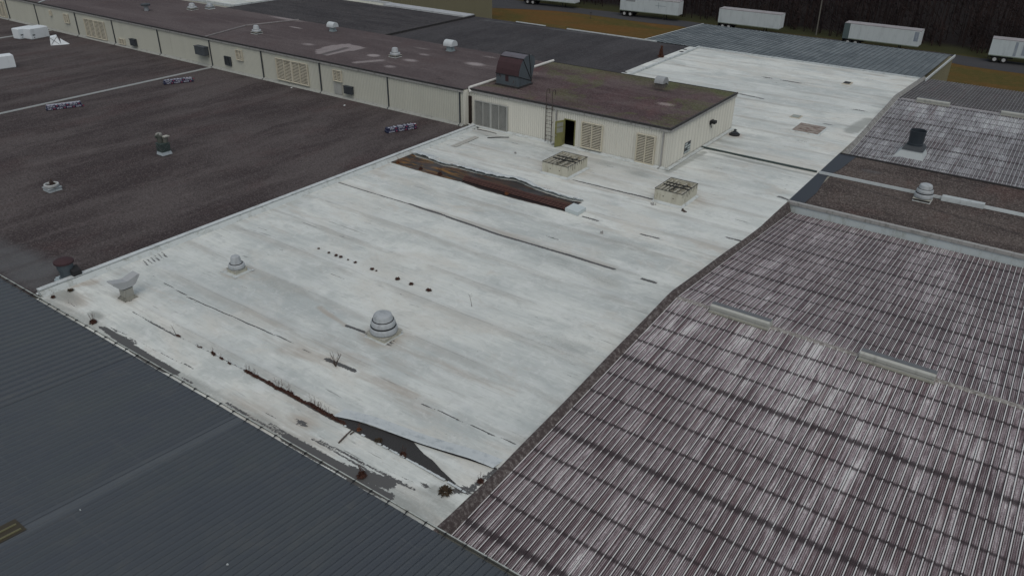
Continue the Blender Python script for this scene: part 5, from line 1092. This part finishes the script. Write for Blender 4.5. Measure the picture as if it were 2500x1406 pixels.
T0=trailer(); specs=[((1513,24.8),(1664-9,39.6),'white semi trailer with square grey mark, second from left'),((1752.3,55.2),(1901.4,72.7),'white semi trailer with tan roof, third from left behind the metal roof'),
 ((2056,93),(2240.6,115.5),'white semi trailer with dark rear section, fourth from left'),((2412.5,134.3),(2500,145.3),'white semi trailer cut by the right edge, double wheels showing'),((1270,-1.8),(1400.7,9.4),'white semi trailer cut by the top edge, leftmost')]
TR=[]
for i,(a,b_,l) in enumerate(specs):
    t=T0 if i==0 else copy_tree(T0); p=at(*a,GZ+1.12); q=at(*b_,GZ+1.12); t.location=(p[0],p[1],GZ+.02); ang=math.atan2(q[1]-p[1],q[0]-p[0]); 
    if i==3: ang=math.radians(4)
    if i==4: ang=math.radians(6); t.location=(q[0]-12*math.cos(ang),q[1]-12*math.sin(ang),GZ+.02)
    t.rotation_euler=(0,0,ang); tag(t,l,'semi trailer','white trailers parked along the woods')
    if i<3: s=math.hypot(*(q-p)[:2])/12.; t.scale=(s,1,1)
    TR.append(t)
for i,t in enumerate(TR):
    if i==0: c=MB(); c.box(1.1,3.1,-.014,-.004,2.9,3.5); c.build('grey_mark',worn('stencil_grey',(.25,.27,.28),(.15,.16,.17),.4,4),t,local=True); c=MB(); c.box(7.9,8.0,-.016,-.011,2.1,3.2); c.box(7.3,9.4,-.0165,-.0115,2.55,2.63); c.build('cross_mark',worn('cross_grey',(.25,.30,.33),(.2,.22,.24),.4,4),t,local=True)
    if i==2: c=MB(); c.box(-.03,.95,-.03,-.004,1.06,3.58); c.build('rear_section',worn('teal_dark',(.085,.12,.125),(.06,.08,.08),.4,3),t,local=True); c=MB(); c.box(11.1,11.75,-.02,-.004,1.9,3.4); c.build('stain_panel',worn('bluegrey_stain',(.20,.24,.30),(.35,.4,.43),.6,3),t,local=True)
    if i==3: c=MB(); c.box(3.2,3.6,-.02,-.004,1.3,3.4); c.box(4.3,4.9,-.02,-.004,1.5,3.3); c.build('stain_panel',worn('bluegrey_stain2',(.24,.28,.33),(.38,.43,.45),.6,3),t,local=True)
# utility pole
p=at(1992,87,GZ); t=thing('utility_pole','tall thin wooden utility pole at the edge of the dark woods','pole',(p[0],p[1],GZ)); MB().tube((0,0,0),(-.2,0,11.5),.13,.09,n=8).build('shaft',worn('weathered_wood',(.13,.125,.11),(.08,.07,.06),.4,4),t,local=True)
c=MB(); c.box(-.35,.15,-.5,.5,8.6,8.75); c.box(-.3,.1,-.08,.08,7.0,7.15); c.build('crossarm',STEM,t,local=True)
p=at(1442,47,GZ); t=thing('marker_post','short dark post standing in the dry grass beyond the dark roof','post',(p[0],p[1],GZ)); MB().tube((0,0,0),(0,0,1.15),.07,.06,n=6).build('shaft',STEM,t,local=True); MB().box(-.1,.1,-.1,.1,1.15,1.22).build('cap',SOOT,t,local=True)
# brushy plants by the olive shed
def brush(px,py,h,label,seed,mat,rad=1.6,n=1300):
    p=at(px,py,GZ); R=random.Random(seed); t=thing('brush',label,'shrub',(p[0],p[1],GZ)); c=MB()
    for k in range(n):
        z=h*R.random(); r_=rad*(1-.55*abs(z/h-.4)); a=R.uniform(0,6.28); d=r_*R.random()**.5; x,y=d*math.cos(a),d*math.sin(a); s=.11
        c.add([(x-s,y,z),(x+s,y+R.uniform(-s,s),z),(x+R.uniform(-s,s),y,z+.5)],[(0,1,2)])
    c.build('crown',mat,t,local=True); c=MB()
    for k in range(6): a=R.uniform(0,6.28); c.tube((0,0,0),(math.cos(a)*rad*.6,math.sin(a)*rad*.6,h*.8),.05,.02,n=4)
    c.build('trunk',STEM,t,local=True)
brush(1025,22,4.6,'dark red brown brush beside the olive building',2,plain('redbrown_twigs',(.055,.030,.024)),2.2,1600)
brush(1052,20,5.,'tall orange brown brush right of the dark brush by the olive building',4,plain('orange_twigs',(.12,.05,.03)),1.8,900)
brush(1086,22,3.4,'thin yellow grass clump at the left end of the dry field',6,plain('straw_twigs',(.14,.10,.04)),.8,300)
c=MB(); 
for (a,b_) in (((1070,4),(1150,18)),):
    pass
# ================================================================ WOODS
def woods():
    R=random.Random(11); V=[];F=[]; NB=0
    for k in range(2600):
        x=R.uniform(-235,70); y0=153.2+.8*math.sin(x*.21)+.5*math.sin(x*.53)
        if -66<x<-12: y0+=.2
        y=y0+ (R.random()**1.6)*95
        h=R.uniform(8,15) if y>y0+4 else R.uniform(3,9); r_=h*.22
        V+= [(x-.10,y,GZ),(x+.10,y,GZ),(x+R.uniform(-.3,.3),y+.1,GZ+h)]; F.append((NB,NB+1,NB+2)); NB+=3
        near=y<y0+30
        for j in range(54 if near else 16):
            z=h*R.uniform(.04,1.); a=R.uniform(0,6.28); d=r_*R.uniform(.2,1.); l=R.uniform(.7,1.9); wv=.045+ (0 if near else .06)
            bx,by=x+math.cos(a)*d,y+math.sin(a)*d; dx,dy,dz=R.uniform(-1,1)*l,R.uniform(-1,1)*l,R.uniform(-.1,1)*l
            V+=[(bx-wv,by,GZ+z),(bx+wv,by,GZ+z+wv),(bx+dx,by+dy,GZ+z+dz)]; F.append((NB,NB+1,NB+2)); NB+=3
    me=bpy.data.meshes.new('woods'); me.from_pydata(V,[],F); me.update()
    n=NT('bare_woods',.95,0,.05); q=n.noise(n.vec(1,1,1),.22,4,.6); q2=n.noise(None,2.2,3,.7)
    c=n.mix(n.step(q,.35,.7),(.020,.016,.017),(.040,.028,.026)); c=n.mix(n.mul(n.step(q2,.55,.75),.5),c,(.065,.042,.034)); me.materials.append(n.col(c))
    o=bpy.data.objects.new('woods',me); link(o); tag(o,'dark leafless woods filling the top right behind the trailers','woods',kind='stuff')
woods()
# roof litter: tiny pale flecks
for (q,l,z,m_) in (((1049,0),None,0,None),):
    pass
def fleck(px,py,s,label,z=0.,mat=None,pt=None):
    p=pt if pt is not None else at(px,py,z); c=MB(); c.frus((0,0),s,s*.6,.0,.05,s*.5,s*.3); o=c.build('litter',mat or TRIM); o.location=(p[0],p[1],p[2]+.01); o.rotation_euler=(0,0,px); tag(o,label,'litter')
fleck(712,215,.12,'tiny white scrap on brown roof beneath the cream wall',0.); fleck(841,258,.14,'small white scrap on brown roof below the double louver')
fleck(99,715,.2,'pale crumpled scrap on the grey corner of brown roof left of the curb')
fleck(0,0,.03,'tiny pale speck on the grey metal roof, left one',pt=gz3((197,1247))+np.array([0,0,.03])); fleck(1,0,.035,'tiny pale speck on the grey metal roof, right one',pt=gz3((556,1380))+np.array([0,0,.03]))
